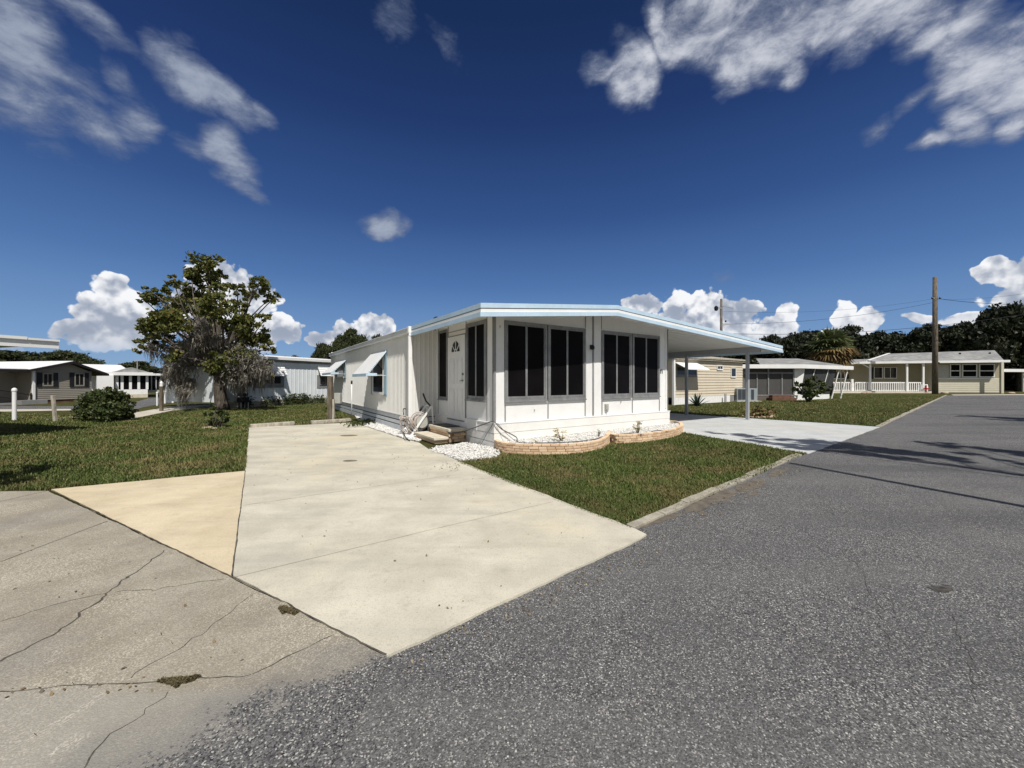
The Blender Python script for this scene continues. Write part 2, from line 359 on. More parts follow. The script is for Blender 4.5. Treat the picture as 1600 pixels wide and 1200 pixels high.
def m_old_concrete():
    t = NT('worn_aggregate_concrete'); M75 = 120
    base = t.mix(t.mr(t.noise(2.2, 6, .6), .3, .7), (.28,.25,.20), (.38,.35,.29))
    cell = t.vor(150, out='Color'); sp = t.n('ShaderNodeSeparateColor'); t.l(cell, sp.inputs[0])
    base = t.mix(t.mr(sp.outputs[0], .0, 1, 0, .6, False), base, (.17,.15,.12))
    base = t.mix(t.mr(sp.outputs[2], .86, .9, 0, .35), base, (.55,.50,.40))
    base = t.mix(t.mr(t.noise(4.5, 7, .7), .5, .75, 0, .4), base, (.19,.17,.14))
    # exposed pale shell where the surface has worn off
    wear = t.mr(t.noise(1.1, 5, .65, None, 0, .4), .40, .62)
    shell = t.math('MULTIPLY', t.mr(sp.outputs[1], .78, .84), wear)
    base = t.mix(t.math('MULTIPLY', shell, .6), base, (.64,.58,.47))
    base = t.mix(t.mr(t.noise(.8, 5, .6), .52, .72, 0, .45), base, (.17,.165,.16))
    ox = t.n('ShaderNodeSeparateXYZ'); t.l(t.P, ox.inputs[0])
    ny_ = t.math('MULTIPLY_ADD', t.noise(2.5, 5, .6), .25, ox.outputs[1]); base = t.mix(t.mr(ny_, 2.02, 2.12, .55, 0), base, (.30,.29,.26))      # a greyer, older pour nearest the road
    base = t.mix(t.math('MULTIPLY', t.mr(ny_, 2.02, 2.1, 1, 0), t.mr(t.noise(1.7, 5, .7, None, 0, 1), .5, .62, 0, .6)), base, t.mix(t.mr(sp.outputs[1], .55, .7), (.30,.28,.24), (.66,.62,.54)))
    # asphalt smeared over the corner towards the road
    a, b = Vector((-.65, 2.25)), Vector((-1.62, 1.36)); d = (b - a).normalized(); nx, ny = d.y, -d.x
    if (Vector((-4, 4)) - a).dot(Vector((nx, ny))) < 0: nx, ny = -nx, -ny
    dist = t.math('ADD', t.math('MULTIPLY', ox.outputs[0], nx), t.math('MULTIPLY_ADD', ox.outputs[1], ny, -(a.x * nx + a.y * ny)))
    nn = t.math('MULTIPLY_ADD', t.noise(60, 3, .6), 1.1, -.55); n3 = t.math('MULTIPLY_ADD', t.noise(3, 4), .7, -.35)
    dd = t.math('ADD', dist, t.math('ADD', t.math('MULTIPLY', nn, .55), n3))
    asp = t.mix(t.mr(sp.outputs[2], 0, 1, smooth=False), (.018,.018,.020), (.175,.172,.172))
    asp = t.mix(t.mr(sp.outputs[1], .88, .93, 0, .8), asp, (.46,.45,.42))
    base = t.mix(t.mr(t.math('ADD', dist, n3), .02, .50, .62, 0), base, (.145,.142,.14))
    base = t.mix(t.mr(dd, .0, .10, 1, 0), base, asp)
    t.bump(t.vor(120), .45, .004)
    return t.fin(base, .85, 0, .2)
def m_drive(name, c1, c2, stain, rot=R(34), k=1.0):
    t = NT(name)
    base = t.mix(t.mr(t.noise(1.4, 7, .6), .3, .72), c1, c2)
    streak = t.noise(1.0, 7, .62, t.map((.55, 3.2, 1), (0, 0, -rot)), 0, .6)
    base = t.mix(t.mr(streak, .45, .78, 0, .55 * k), base, stain)
    str2 = t.noise(1.0, 6, .6, t.map((.35, 1.5, 1), (0, 0, -rot), (5, 2, 0)), 0, .4)
    base = t.mix(t.mr(str2, .52, .75, 0, .5 * k), base, (.33,.32,.29))
    base = t.mix(t.mr(t.noise(110, 3, .7), .50, .72, 0, .6), base, mul(c1, .5))
    base = t.mix(t.mr(t.noise(5, 7, .75), .52, .78, 0, .5 * k), base, mul(c1, .62))
    base = t.mix(t.mr(t.noise(200, 2), .70, .78, 0, .6), base, (.10,.09,.07))
    base = t.mix(t.mr(t.noise(.35, 5, .7), .5, .72, 0, .4 * k), base, (.50,.40,.22))
    t.bump(t.noise(130, 4, .7), .25, .004)
    return t.fin(base, .85, 0, .2)
def m_lawn():
    t = NT('lawn')
    a = t.mix(t.mr(t.noise(1.6, 6, .65), .35, .68), (.052,.062,.016), (.120,.108,.036))
    a = t.mix(t.mr(t.noise(.33, 5, .6, None, 0, .6), .46, .66, 0, .6), a, (.13,.115,.045))
    a = t.mix(t.mr(t.noise(38, 5, .75), .35, .7, 0, .75), a, (.025,.034,.010))
    a = t.mix(t.mr(t.noise(1., 5, .6, t.map((.5, 5, 1), (0, 0, R(20)))), .5, .75, 0, .35), a, (.125,.125,.05))
    t.bump(t.noise(45, 6, .8), 1.0, .05)
    return t.fin(a, .9, 0, .1)
def m_leaf(name, cols, trans=.25, rough=.55):
    t = NT(name); gi = t.n('ShaderNodeNewGeometry'); r = gi.outputs['Random Per Island']
    cr = t.n('ShaderNodeValToRGB'); e = cr.color_ramp.elements
    while len(e) < len(cols): e.new(.5)
    for i, c in enumerate(cols): e[i].position = i / max(1, len(cols) - 1); e[i].color = (*c, 1)
    t.l(r, cr.inputs[0]); col = cr.outputs[0]
    t.l(col, t.b.inputs['Base Color']); t.b.inputs['Roughness'].default_value = rough; t.b.inputs['Specular IOR Level'].default_value = .3
    tr = t.n('ShaderNodeBsdfTranslucent'); t.l(col, tr.inputs[0]); mx = t.n('ShaderNodeMixShader'); mx.inputs[0].default_value = trans
    t.l(t.b.outputs[0], mx.inputs[1]); t.l(tr.outputs[0], mx.inputs[2]); t.l(mx.outputs[0], t.out.inputs[0]); return t.m
def m_blade():
    t = NT('grass_blade'); gi = t.n('ShaderNodeNewGeometry'); r = gi.outputs['Random Per Island']
    g = t.mix(t.mr(r, 0, 1, smooth=False), (.062,.098,.020), (.140,.178,.046))
    dry = t.mr(t.noise(.9, 5, .65, None, 0, .5), .44, .64)
    g = t.mix(t.math('MULTIPLY', dry, .75), g, (.24,.185,.085))
    g = t.mix(t.mr(t.noise(.28, 4, .6), .42, .62, 0, .5), g, (.060,.080,.020))
    g = t.mix(t.mr(r, .90, .96, 0, .8), g, (.36,.29,.15))
    t.l(g, t.b.inputs['Base Color']); t.b.inputs['Roughness'].default_value = .6; t.b.inputs['Specular IOR Level'].default_value = .25
    tr = t.n('ShaderNodeBsdfTranslucent'); t.l(g, tr.inputs[0]); mx = t.n('ShaderNodeMixShader'); mx.inputs[0].default_value = .2
    t.l(t.b.outputs[0], mx.inputs[1]); t.l(tr.outputs[0], mx.inputs[2]); t.l(mx.outputs[0], t.out.inputs[0]); return t.m
def m_brick_tan():
    t = NT('tan_brick'); gi = t.n('ShaderNodeNewGeometry'); r = gi.outputs['Random Per Island']
    a = t.mix(t.mr(r, 0, 1, smooth=False), (.56,.37,.23), (.76,.57,.39))
    a = t.mix(t.mr(t.noise(22, 5, .7), .5, .75, 0, .6), a, (.75,.68,.55))
    a = t.mix(t.mr(t.noise(9, 4), .6, .8, 0, .5), a, (.22,.14,.09))
    t.bump(t.noise(60, 5, .7), .4, .006); return t.fin(a, .85, 0, .2)
def m_bark(name, a, b):
    t = NT(name); v = t.map((6, 6, 1.2))
    c = t.mix(t.mr(t.noise(2, 6, .7, v), .35, .65), a, b); t.bump(t.noise(2.5, 6, .7, v), .8, .03); return t.fin(c, .9, 0, .1)
def m_shingle():
    t = NT('grey_shingle')
    a = t.mix(t.mr(t.noise(1.2, 5, .65), .35, .7), (.20,.205,.205), (.34,.34,.335))
    a = t.mix(t.mr(t.noise(14, 4, .7), .5, .8, 0, .5), a, (.12,.12,.12))
    w = t.n('ShaderNodeTexWave', bands_direction='Z'); w.inputs['Scale'].default_value = 3.5; w.inputs['Distortion'].default_value = .4; t.l(t.P, w.inputs['Vector'])
    a = t.mix(t.mr(w.outputs[0], .0, .12, .35, 0), a, (.09,.09,.09)); return t.fin(a, .9, 0, .15)
def m_glass_dark(name='dark_screen', col=(.006,.006,.008), rough=.12, spec=.35):
    t = NT(name); a = t.mix(t.mr(t.noise(.8, 4), .4, .7), col, mul(col, 2.2)); return t.fin(a, rough, 0, spec)
M = {}
M['asphalt'] = m_asphalt(); M['old'] = m_old_concrete()
M['drive'] = m_drive('cream_concrete', (.47,.44,.36), (.62,.585,.485), (.40,.37,.30))
M['yellow'] = m_drive('yellow_concrete', (.52,.44,.305), (.66,.57,.41), (.40,.34,.24), R(10), 1.0)
M['white_drive'] = m_drive('pale_painted_concrete', (.44,.455,.46), (.54,.555,.56), (.34,.355,.37), R(34), .7)
M['lawn'] = m_lawn(); M['blade'] = m_blade()
M['kerb'] = pm('kerb_concrete', (.36,.33,.27), .85, .3, 5, bump=.4, dirt=.7)
M['path'] = pm('pale_path_concrete', (.52,.48,.41), .85, .15, 1.5, bump=.2)
M['sand'] = pm('sandy_dirt', (.15,.13,.105), .95, .35, 8, bump=.6)
M['crack'] = pm('dark_crack', (.10,.09,.075), .95, .5, 9)
M['white'] = pm('white_paint', (.80,.80,.79), .5, .05, 1.3, dirt=.22, dirtcol=(.55,.52,.46))
M['siding'] = pm('off_white_siding', (.74,.735,.71), .45, .05, 1.0, dirt=.18, dirtcol=(.50,.48,.43))
M['skirt'] = pm('white_skirt_boards', (.78,.77,.74), .6, .06, 2.5, bump=.1, dirt=.22, dirtcol=(.55,.50,.42))
M['ceil'] = pm('white_roof_pan', (.72,.71,.68), .55, .05, 1.2, dirt=.15, dirtcol=(.5,.47,.4))
M['roofw'] = pm('white_roof_coating', (.78,.78,.77), .55, .06, .8, dirt=.2, dirtcol=(.45,.43,.4))
M['blue'] = pm('pale_blue_trim', (.50,.65,.78), .5, .09, 2.2, dirt=.35, dirtcol=(.55,.58,.60))
M['bluegrey'] = pm('blue_grey_shutter', (.30,.41,.49), .5, .08, 3)
M['alu'] = pm('weathered_aluminium', (.27,.275,.28), .5, .22, 4, .25, .4, dirt=.35, dirtcol=(.55,.55,.53))
M['post'] = pm('grey_post_paint', (.40,.41,.43), .45, .08, 3, .2)
M['screen'] = m_glass_dark(col=(.0035,.003,.0035), rough=.5, spec=.06); M['glass'] = m_glass_dark('window_glass', (.010,.011,.013), .06, .4)
M['groove'] = pm('grey_joint_strip', (.26,.26,.26), .6, .15, 3)
M['black'] = pm('black_plastic', (.018,.018,.02), .45, .2, 5)
M['step'] = pm('step_concrete', (.60,.545,.44), .85, .12, 4, bump=.3, dirt=.3)
M['brick'] = m_brick_tan(); M['mortar'] = pm('mortar', (.30,.22,.15), .95, .2, 8)
M['pebble'] = m_leaf('white_pebble', [(.42,.41,.38), (.72,.71,.69), (.60,.59,.56)], 0, .6)
M['wood'] = m_bark('weathered_wood', (.095,.078,.060), (.20,.165,.125)); M['timber'] = m_bark('grey_timber', (.30,.27,.22), (.50,.46,.39))
M['bark'] = m_bark('oak_bark', (.045,.038,.03), (.14,.12,.10)); M['moss'] = m_leaf('spanish_moss', [(.13,.115,.10), (.27,.245,.215), (.19,.18,.14)], .3, .9)
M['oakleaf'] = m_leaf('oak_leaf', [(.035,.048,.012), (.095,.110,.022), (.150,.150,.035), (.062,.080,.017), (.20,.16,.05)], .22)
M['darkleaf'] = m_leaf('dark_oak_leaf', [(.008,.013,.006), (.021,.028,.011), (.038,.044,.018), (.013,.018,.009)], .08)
M['bushleaf'] = m_leaf('bush_leaf', [(.020,.032,.010), (.05,.07,.02), (.085,.105,.032), (.035,.05,.014)], .15)
M['midleaf'] = m_leaf('mid_oak_leaf', [(.014,.021,.008), (.035,.046,.015), (.058,.066,.022), (.025,.032,.010)], .12)
M['agave'] = m_leaf('agave_leaf', [(.035,.06,.05), (.06,.09,.075)], 0, .4)
M['palm'] = m_leaf('palm_green', [(.06,.085,.03), (.12,.14,.055), (.09,.11,.05)], .2); M['palmdry'] = m_leaf('palm_dry', [(.18,.12,.045), (.28,.19,.08), (.12,.085,.04)], .2)
M['beige'] = pm('beige_siding', (.62,.545,.43), .55, .05, 1, dirt=.1); M['taupe'] = pm('taupe_siding', (.28,.255,.215), .6, .06, 1)
M['cream'] = pm('cream_siding', (.58,.545,.44), .55, .06, 1, dirt=.1); M['yellowwall'] = pm('yellow_wall', (.34,.31,.215), .7, .08, 1)
M['palebl'] = pm('pale_blue_white_siding', (.74,.78,.80), .55, .06, 1.2, dirt=.25, dirtcol=(.5,.5,.47))
M['shingle'] = m_shingle(); M['darktrim'] = pm('dark_brown_trim', (.022,.018,.017), .5, .2, 3)
M['stone'] = pm('field_stone', (.42,.33,.25), .85, .25, 6, bump=.4); M['redbrick'] = pm('dull_red_brick', (.16,.085,.06), .9, .3, 5)
M['lattice'] = pm('cream_lattice', (.60,.57,.48), .7, .1, 3, dirt=.2); M['acmetal'] = pm('blue_grey_metal', (.30,.34,.37), .5, .08, 3, .1)
M['acdark'] = pm('dark_louvre', (.05,.06,.07), .5, .15, 3); M['porcelain'] = pm('grey_plastic', (.42,.42,.39), .5, .1, 4)
M['red'] = pm('red_car_paint', (.30,.012,.016), .25, .05, 1, 0, .6); M['rubber'] = pm('tyre_rubber', (.02,.02,.02), .8)
M['hose'] = pm('grey_hose', (.12,.12,.125), .5); M['yleaf'] = m_leaf('croton_leaf', [(.42,.30,.05), (.60,.48,.14), (.20,.10,.03), (.35,.33,.08)], .2)
M['greyscreen'] = pm('grey_insect_screen', (.075,.073,.072), .8, .1, 2); M['tarp'] = pm('striped_awning_vinyl', (.055,.057,.06), .7, .25, 3)
M['blind'] = pm('cream_blind', (.55,.52,.46), .7)

# ---------------------------------------------------------------- ground sheets
ST = 'structure'
sheet('lawn', [(-900,-300),(900,-300),(900,1500),(-900,1500)], -.5, 0.0, M['lawn'])
rd = (G(1480,618) - G(990,828)).normalized()               # direction of the road
rn = Vector((rd.y, -rd.x))
K1a, K1b, K2a = G(990,828), G(1250,713), G(1375,668)
far = G(1480,617.6)
road = rag(G(605,1030), G(1010,839), .02, .08, 1) + [G(1010,839)] + rag(K1a + rn*.02, K1b, .015, .2) + rag(K1b, K2a, .02, .15, 3) + rag(K2a, far, .02, .5)
road += [far, Vector((75, 47)), Vector((140, 47)), Vector((140, -60)), Vector((-3, -60)), Vector((-3, .5)), Vector((-2.2, 2.2))]
sheet('asphalt_road', road, -.05, .006, M['asphalt'])
old = rag(G(605,1030) + Vector((.02, 0)), G(362,905), .012, .07, 2) + rag(G(362,905), G(75,768), .012, .07, 4) + rag(G(75,768), G(-500,775), .03, .15, 5)
old += [G(-500,775), Vector((-30, -20)), Vector((-1.1, -20)), Vector((-.75, 1.2))]
sheet('old_concrete_pavement', old, -.05, .011, M['old'])
sheet('yellow_concrete_slab', rag(G(383,737), G(80,766), .015, .1, 6) + rag(G(80,766), G(362,905), .008, .07, 7) + [G(362,905)], -.05, .016, M['yellow'])
zd = .022
dv = rag(G(364,903), G(605,1030), .010, .06, 8) + rag(G(605,1030), G(1008,841), .016, .06, 9) + [G(1010,838), G(990,828)]
dv += rag(G(985,826), G(800,755), .022, .08, 10) + rag(G(800,755), G(716,721.5), .02, .1, 11) + [G(716,721.5), G(671,704), G(655,693), G(627,686), G(570,667), G(551,661)]
dv += rag(G(551,661), G(389,669), .01, .4, 12) + rag(G(389,669), G(384,735), .02, .2, 13)
sheet('cream_concrete_driveway', dv, -.05, zd, M['drive'])
wd = rag(G(1045,655.5), G(1068,677), .01, .3, 14) + rag(G(1068,677), G(1262,710), .02, .12, 15) + [G(1262,710)] + rag(G(1262,710), G(1375,668), .02, .12, 16)
wd += rag(G(1375,668), G(1320,664), .02, .3, 17) + rag(G(1320,664), G(1167,654), .015, .3) + [G(1167,654), G(1040,645.5), G(930,630), G(880,632)]
sheet('pale_carport_driveway', wd, -.05, .018, M['white_drive'])
# side lane and footpath far left
sheet('side_lane', [G(-200,634.5), G(110,634.8), G(155,629), G(212,628), G(232,622.5), G(300,619.5), G(380,618.2), G(380,620.5), G(300,623.5), G(262,630), G(225,636), G(205,642), G(110,640.6), G(-200,639)], -.05, .006, M['asphalt'])
sheet('footpath', [G(-300,639.2), G(0,639.9), G(110,639.2), G(112,641.2), G(0,643.2), G(-300,643)], -.05, .012, M['path'])
sheet('footpath', [G(200,647), G(262,636), G(345,632), G(420,631), G(420,633), G(345,635.5), G(270,641.5), G(205,655)], -.05, .012, M['path'])
sheet('footpath', [G(70,655), G(118,650.5), G(122,652), G(74,656.2)], -.05, .012, M['path'])
sheet('far_concrete_apron', [G(1486,616.6), G(1640,616), G(1800,615), G(1800,616.4), G(1640,617), G(1490,617.8)], -.05, .012, M['path'])
sheet('porch_path', [G(1290,612.9), G(1455,613.2), G(1462,614.3), G(1290,614.3)], -.05, .014, M['path'])
# joints, cracks and dark seams
def crack(pts, w, z, jit=.02, seed=0, mat='crack'):
    w *= .72
    return tag(ribbon([G(*p) for p in pts], w, z, jit, seed).build('pavement_crack', M[mat]), kind=ST)
crack([(0,880),(168,816)], .014, .0125, .006, 1); crack([(0,785),(75,768)], .016, .0125, .006, 2)
crack([(256,862),(200,905),(165,930),(95,985),(0,1037)], .016, .0125, .05, 3); crack([(183,927),(240,926),(350,907)], .007, .0125, .04, 4)
crack([(0,974),(95,945),(165,930)], .006, .0125, .04, 5); crack([(395,932),(300,1000),(205,1063)], .006, .0125, .04, 6)
crack([(518,996),(390,1058),(330,1063),(180,1072),(0,1084)], .009, .0125, .02, 7); crack([(262,1085),(225,1120),(160,1165),(135,1200),(100,1260)], .006, .0125, .05, 8)
crack([(82,768.5),(362,905.5),(420,934)], .011, .0235, .006, 9); crack([(420,934),(604,1029)], .011, .0245, .012, 10)
crack([(383.5,737),(362.5,903)], .014, .0245, .005, 11)
M['jointdirt'] = pm('joint_dirt', (.30,.27,.21), .95, .3, 8)
def joint(pts): return tag(ribbon([G(p[0], p[1], zd) for p in pts], .0055, zd + .002, .003, 12).build('driveway_joint', M['jointdirt']), kind=ST)
joint([(378,790),(640,752),(706,743)]); joint([(366,902),(640,836),(668,829),(864,784)]); joint([(388,702),(600,680),(655,676)])
tag(ribbon([G(380,726), G(377,760), G(374,800)], .05, .0255, .03, 5).build('driveway_joint', M['crack']), kind=ST) if False else None
# oil spots and leaf scraps on the slab
for px, py, r in ((545,680.5,.16),(475,704.5,.0),(547,720,.09)):
    if r:
        c = G(px, py, zd); mb = MB(); k = 18
        mb.poly3([(c.x + r * (1 + .35 * mnoise.noise(Vector((i, px, 0)))) * math.cos(i/k*6.283) * 1.5, c.y + r * (1 + .35 * mnoise.noise(Vector((i, px, 0)))) * math.sin(i/k*6.283), zd + .0025) for i in range(k)])
        tag(mb.build('driveway_stain', pm('brown_stain', (.20,.17,.12), .8, .3, 9)), kind=ST)
# kerbs: low ribbon of concrete segments along the lawn edges
def kerb(a, b, w, z, seg, gap=.012):
    d = (b - a).normalized(); q = Vector((-d.y, d.x)); Ln = (b - a).length; mb = MB(); s = 0; r = random.Random(4)
    while s < Ln:
        e = min(Ln, s + seg * r.uniform(.7, 1.3)); n_ = max(2, int((e - s) / .1)); j = r.uniform(-.012, .012); zz = z + r.uniform(-.008, .008)
        L_, R_ = [], []
        for i in range(n_ + 1):
            p = a + d * (s + (e - gap - s) * i / n_) + q * j
            L_.append(p + q * w * (1 + .15 * mnoise.noise(Vector((p.x*4, p.y*4, 1))))); R_.append(p + q * .012 * mnoise.noise(Vector((p.x*9, p.y*9, 7))))
        for i in range(n_):
            mb.hexa([(R_[i].x, R_[i].y, -.05), (R_[i+1].x, R_[i+1].y, -.05), (L_[i+1].x, L_[i+1].y, -.05), (L_[i].x, L_[i].y, -.05)],
                    [(R_[i].x, R_[i].y, zz*.75), (R_[i+1].x, R_[i+1].y, zz*.75), (L_[i+1].x, L_[i+1].y, zz), (L_[i].x, L_[i].y, zz)])
        s = e
    return tag(mb.build('kerb', M['kerb']), kind=ST)
kerb(K1a, K1b + rd * .1, .095, .04, .75); kerb(K2a, far, .12, .045, 1.5)
def blob(name, pts, z, mat):
    P = catmull([Vector((p.x, p.y, 0)) for p in [G(*q) for q in pts + [pts[0]]]], .05)[:-1]
    P = [(p.x + .05 * mnoise.noise(Vector((p.x*16, p.y*16, 0))), p.y + .05 * mnoise.noise(Vector((p.x*16, p.y*16, 5))), z) for p in P]
    return tag(MB().poly3(P).build(name, mat), kind=ST)
for pts_ in ([(998,829),(1030,818),(1058,808),(1064,800),(1040,806),(1012,818)], [(1066,802),(1092,800),(1112,790),(1140,780),(1150,768),(1128,768),(1098,781),(1076,792)], [(1152,768),(1172,768),(1196,756),(1190,748),(1168,754),(1150,761)], [(1200,748),(1222,742),(1232,733),(1214,734),(1202,740)], [(1085,808),(1098,806),(1104,801),(1094,801)], [(1170,776),(1182,774),(1186,769),(1176,769)]):
    blob('sand_patch', pts_, .0085, M['sand'])
# faint wear patches in the asphalt
blob('road_patch', [(1450,918),(1472,914),(1494,920),(1480,927),(1456,925)], .0085, pm('dark_patch', (.085,.08,.075), .9, .6, 30))

# ---------------------------------------------------------------- main home (local x along the front, y away, z up)
TH = R(34); A = G(772.5, 701.9)
u = Vector((math.cos(TH), math.sin(TH))); v = Vector((-math.sin(TH), math.cos(TH)))
class Frame:
    def __init__(s, P0, P1=None, ang=None):
        s.o = Vector(P0); s.th = ang if ang is not None else math.atan2(P1[1] - P0[1], P1[0] - P0[0])
        s.u = Vector((math.cos(s.th), math.sin(s.th))); s.v = Vector((-s.u.y, s.u.x)); s.len = (Vector(P1) - s.o).length if P1 is not None else 0
    def W(s, x, y): return s.o + s.u * x + s.v * y
    def X(s, px, y=0.):                       # local x where the pixel column meets the plane local y
        k = (px - CX) / F; b = s.o + s.v * y; return (k * b.y - b.x) / (s.u.x - k * s.u.y)
    def Y(s, px, x=0.):
        k = (px - CX) / F; b = s.o + s.u * x; return (k * b.y - b.x) / (s.v.x - k * s.v.y)
    def Z(s, x, y, py): return H - (py - HY) / F * s.W(x, y).y
    def loc(s, p): d = Vector(p) - s.o; return d.dot(s.u), d.dot(s.v)
Hm = Frame(A, ang=TH)
hX = Hm.X; hY = Hm.Y
XE = hX(1042.5); YP = hY(681, 0); w_ = .77
for _ in range(1): w_ = -Hm.X(643, YP)
XH = -w_
YE = hY(517.5, XH)
def zf(x, py, y=0.): return Hm.Z(x, y, py)
print('facade', XE, 'porch depth', YP, 'offset', XH, 'home end', YE)
home = empty('mobile_home', (A.x, A.y, 0), TH, 'long white mobile home with dark screened front porch and pale blue roof edge', 'mobile home')
def rib_wall(mb, a, b, z0, z1, per=.1, out=.012, flat=.72):
    """vertical ribbed sheet from a to b (2D), bulging to the right-hand side of a->b"""
    a, b = Vector(a), Vector(b); d = (b - a); L_ = d.length; d.normalize(); q = Vector((d.y, -d.x)); pts = []; s = 0
    while s < L_:
        for t_, o_ in ((0, 0), (flat * per, 0), ((flat + .08) * per, out), ((flat + .2) * per, out)):
            if s + t_ < L_: pts.append(a + d * (s + t_) + q * o_)
        s += per
    pts.append(b); vs = []
    for p in pts: vs += [(p.x, p.y, z0), (p.x, p.y, z1)]
    return mb.add(vs, [(2*i, 2*i+2, 2*i+3, 2*i+1) for i in range(len(pts) - 1)])
def lap_wall(mb, a, b, z0, z1, lap=.12, out=.018, ztop=None):
    """horizontal clapboards; outside on the right-hand side of a->b"""
    a, b = Vector(a), Vector(b); d = (b - a).normalized(); q = Vector((d.y, -d.x)); z = z0
    while z < z1 - .001:
        e = min(z1, z + lap); ao, bo = a + q * out, b + q * out
        mb.add([(ao.x, ao.y, z), (bo.x, bo.y, z), (b.x, b.y, e), (a.x, a.y, e), (a.x, a.y, z), (b.x, b.y, z)], [(0,1,2,3), (4,5,1,0)])
        z = e
    return mb
ZS = zf(.2, 661.0)                               # top of skirt
WB, WT = zf(.3, 629.5), zf(.3, 500.5)            # window frames
ZR = Hm.Z(0, 0, 0)
OV_F, OV_S = .75, w_                             # roof overhang in front and at the side
RX0 = -w_ - .02; RY0 = -OV_F
RXR = hX(963, RY0); RXE = hX(1221, RY0)
zt0 = Hm.Z(RX0, RY0, 474.8); ztr = Hm.Z(RXR, RY0, 477.8); zte = Hm.Z(RXE, RY0, 541.0)
print('roof', zt0, ztr, zte, 'ridge x', RXR, 'end x', RXE, 'win', WB, WT, 'skirt', ZS)
def rz(x): return zt0 + (ztr - zt0) * (x - RX0) / (RXR - RX0) if x < RXR else ztr + (zte - ztr) * (x - RXR) / (RXE - RXR)
# front wall: panels with real openings between windows
wins = [(788,854.5),(855.5,915),(939.5,986.5),(987.5,1030.5)]
mb = MB(); T = .10
xs = [0] ; spans = []
for a_, b_ in wins: spans.append((hX(a_), hX(b_)))
solid = [(0, spans[0][0]), (spans[1][1], spans[2][0]), (spans[3][1], XE)]
for a_, b_ in solid:
    mid = (a_ + b_) / 2
    mb.hexa([(a_,0,ZS),(b_,0,ZS),(b_,T,ZS),(a_,T,ZS)], [(a_,0,rz(a_)-.06),(b_,0,rz(b_)-.06),(b_,T,rz(b_)-.06),(a_,T,rz(a_)-.06)])
for a_, b_ in ((spans[0][0], spans[1][1]), (spans[2][0], spans[3][1])):
    mb.box(a_, b_, .012, T - .01, ZS, WB)
    mb.hexa([(a_,.012,WT),(b_,.012,WT),(b_,T-.01,WT),(a_,T-.01,WT)], [(a_,.012,rz(a_)-.06),(b_,.012,rz(b_)-.06),(b_,T-.01,rz(b_)-.06),(a_,T-.01,rz(a_)-.06)])
# side wall with openings for the door and two windows, x = 0 plane
yA0, yA1 = hY(699.5), hY(685.5); yD0, yD1 = hY(727.5), hY(700.5); yB0, yB1 = hY(760.5), hY(728.5)
DZ0, DZ1 = Hm.Z(0, (yD0+yD1)/2, 654.5), Hm.Z(0, (yD0+yD1)/2, 524.5)
WAB, WAT = Hm.Z(0, yA0, 626), Hm.Z(0, yA0, 514.5); WBB, WBT = Hm.Z(0, yB0, 629), Hm.Z(0, yB0, 498.5)
zs_top = rz(0) - .06
for a_, b_ in ((T, yB0), (yB1, yD0), (yD1, yA0), (yA1, YP)):
    if b_ > a_: mb.box(0, T, a_, b_, ZS, zs_top)
mb.box(.008, T-.01, yB0, yB1, ZS, WBB); mb.box(.008, T-.01, yB0, yB1, WBT, zs_top)
mb.box(.008, T-.01, yA0, yA1, ZS, WAB); mb.box(.008, T-.01, yA0, yA1, WAT, zs_top)
mb.box(.008, T-.01, yD0, yD1, DZ1, zs_top)
# back and right walls of the porch block
mb.box(XE - T, XE, T, YP + 2, ZS, rz(XE) - .06); mb.box(T, XE - T, YP + .0, YP + .1, ZS, rz(0) - .06)
wall = mb.build('porch_wall', M['white'], home, bevel=.004)
# joint strips on the wall
js = MB()
for px in (789.5, 856.5, 914.5, 940.8, 988.2, 1030.5):
    x = hX(px); js.box(x - .014, x + .014, -.004, .014, ZS + .01, WB - .07)
for px in (926.5,): x = hX(px); js.box(x - .03, x + .03, -.012, 0, ZS + .01, rz(x) - .07)
for px in (915, 939.8): x = hX(px); js.box(x - .012, x + .012, -.005, 0, WT + .02, rz(x) - .07)
js.box(-.018, .03, -.02, .0, ZS + .01, rz(0) - .07); js.box(XE, XE + .02, -.02, T, ZS + .01, rz(XE) - .07)
for yy in (yB0 - .02, yB1 + .01, yD1 + .0, yA1 + .02): js.box(-.006, 0, yy - .012, yy + .012, ZS + .01, rz(0) - .1)
js.box(-.03, 0, .0, .05, ZS, rz(0) - .1)
js.box(-.005, .007, yD0, yD1, DZ1 + .12, DZ1 + .135)
js.split('joint_strip', M['groove'], home)
# plinth of boards under the porch
sk = MB()
def boards(mbb, x0, x1, y0, y1, zs, out):
    for a_, b_ in zip(zs[:-1], zs[1:]):
        mbb.box(x0, x1, y0, y1, a_ + .006, b_)
zz = [0, .02 + ZS * .26, ZS * .62, ZS]
for i, (a_, b_) in enumerate(zip(zz[:-1], zz[1:])):
    o_ = .028 + .004 * i
    sk.box(-o_, XE + .07, -o_ - .01, .09, a_, b_ - .007); sk.box(-o_, .09, .0905, YP, a_, b_ - .007); sk.box(XE - .02, XE + .068, .0905, YP + 2, a_, b_ - .007)
sk.box(-.01, XE + .02, .0, .088, 0, ZS - .001); sk.box(-.008, .088, .0, YP, 0, ZS - .0015)
sk.build('skirting', M['skirt'], home, bevel=.004)
tr = MB(); tr.box(-.045, XE + .085, -.055, -.0, ZS - .012, ZS + .018); tr.box(-.045, -.001, 0, yB1 + .1, ZS - .012, ZS + .018)
for yy in (.75, 1.25): tr.box(-.045, -.034, yy, yy + .03, ZS * .6, ZS - .013)
tr.build('skirting_cap', M['white'], home, bevel=.003)
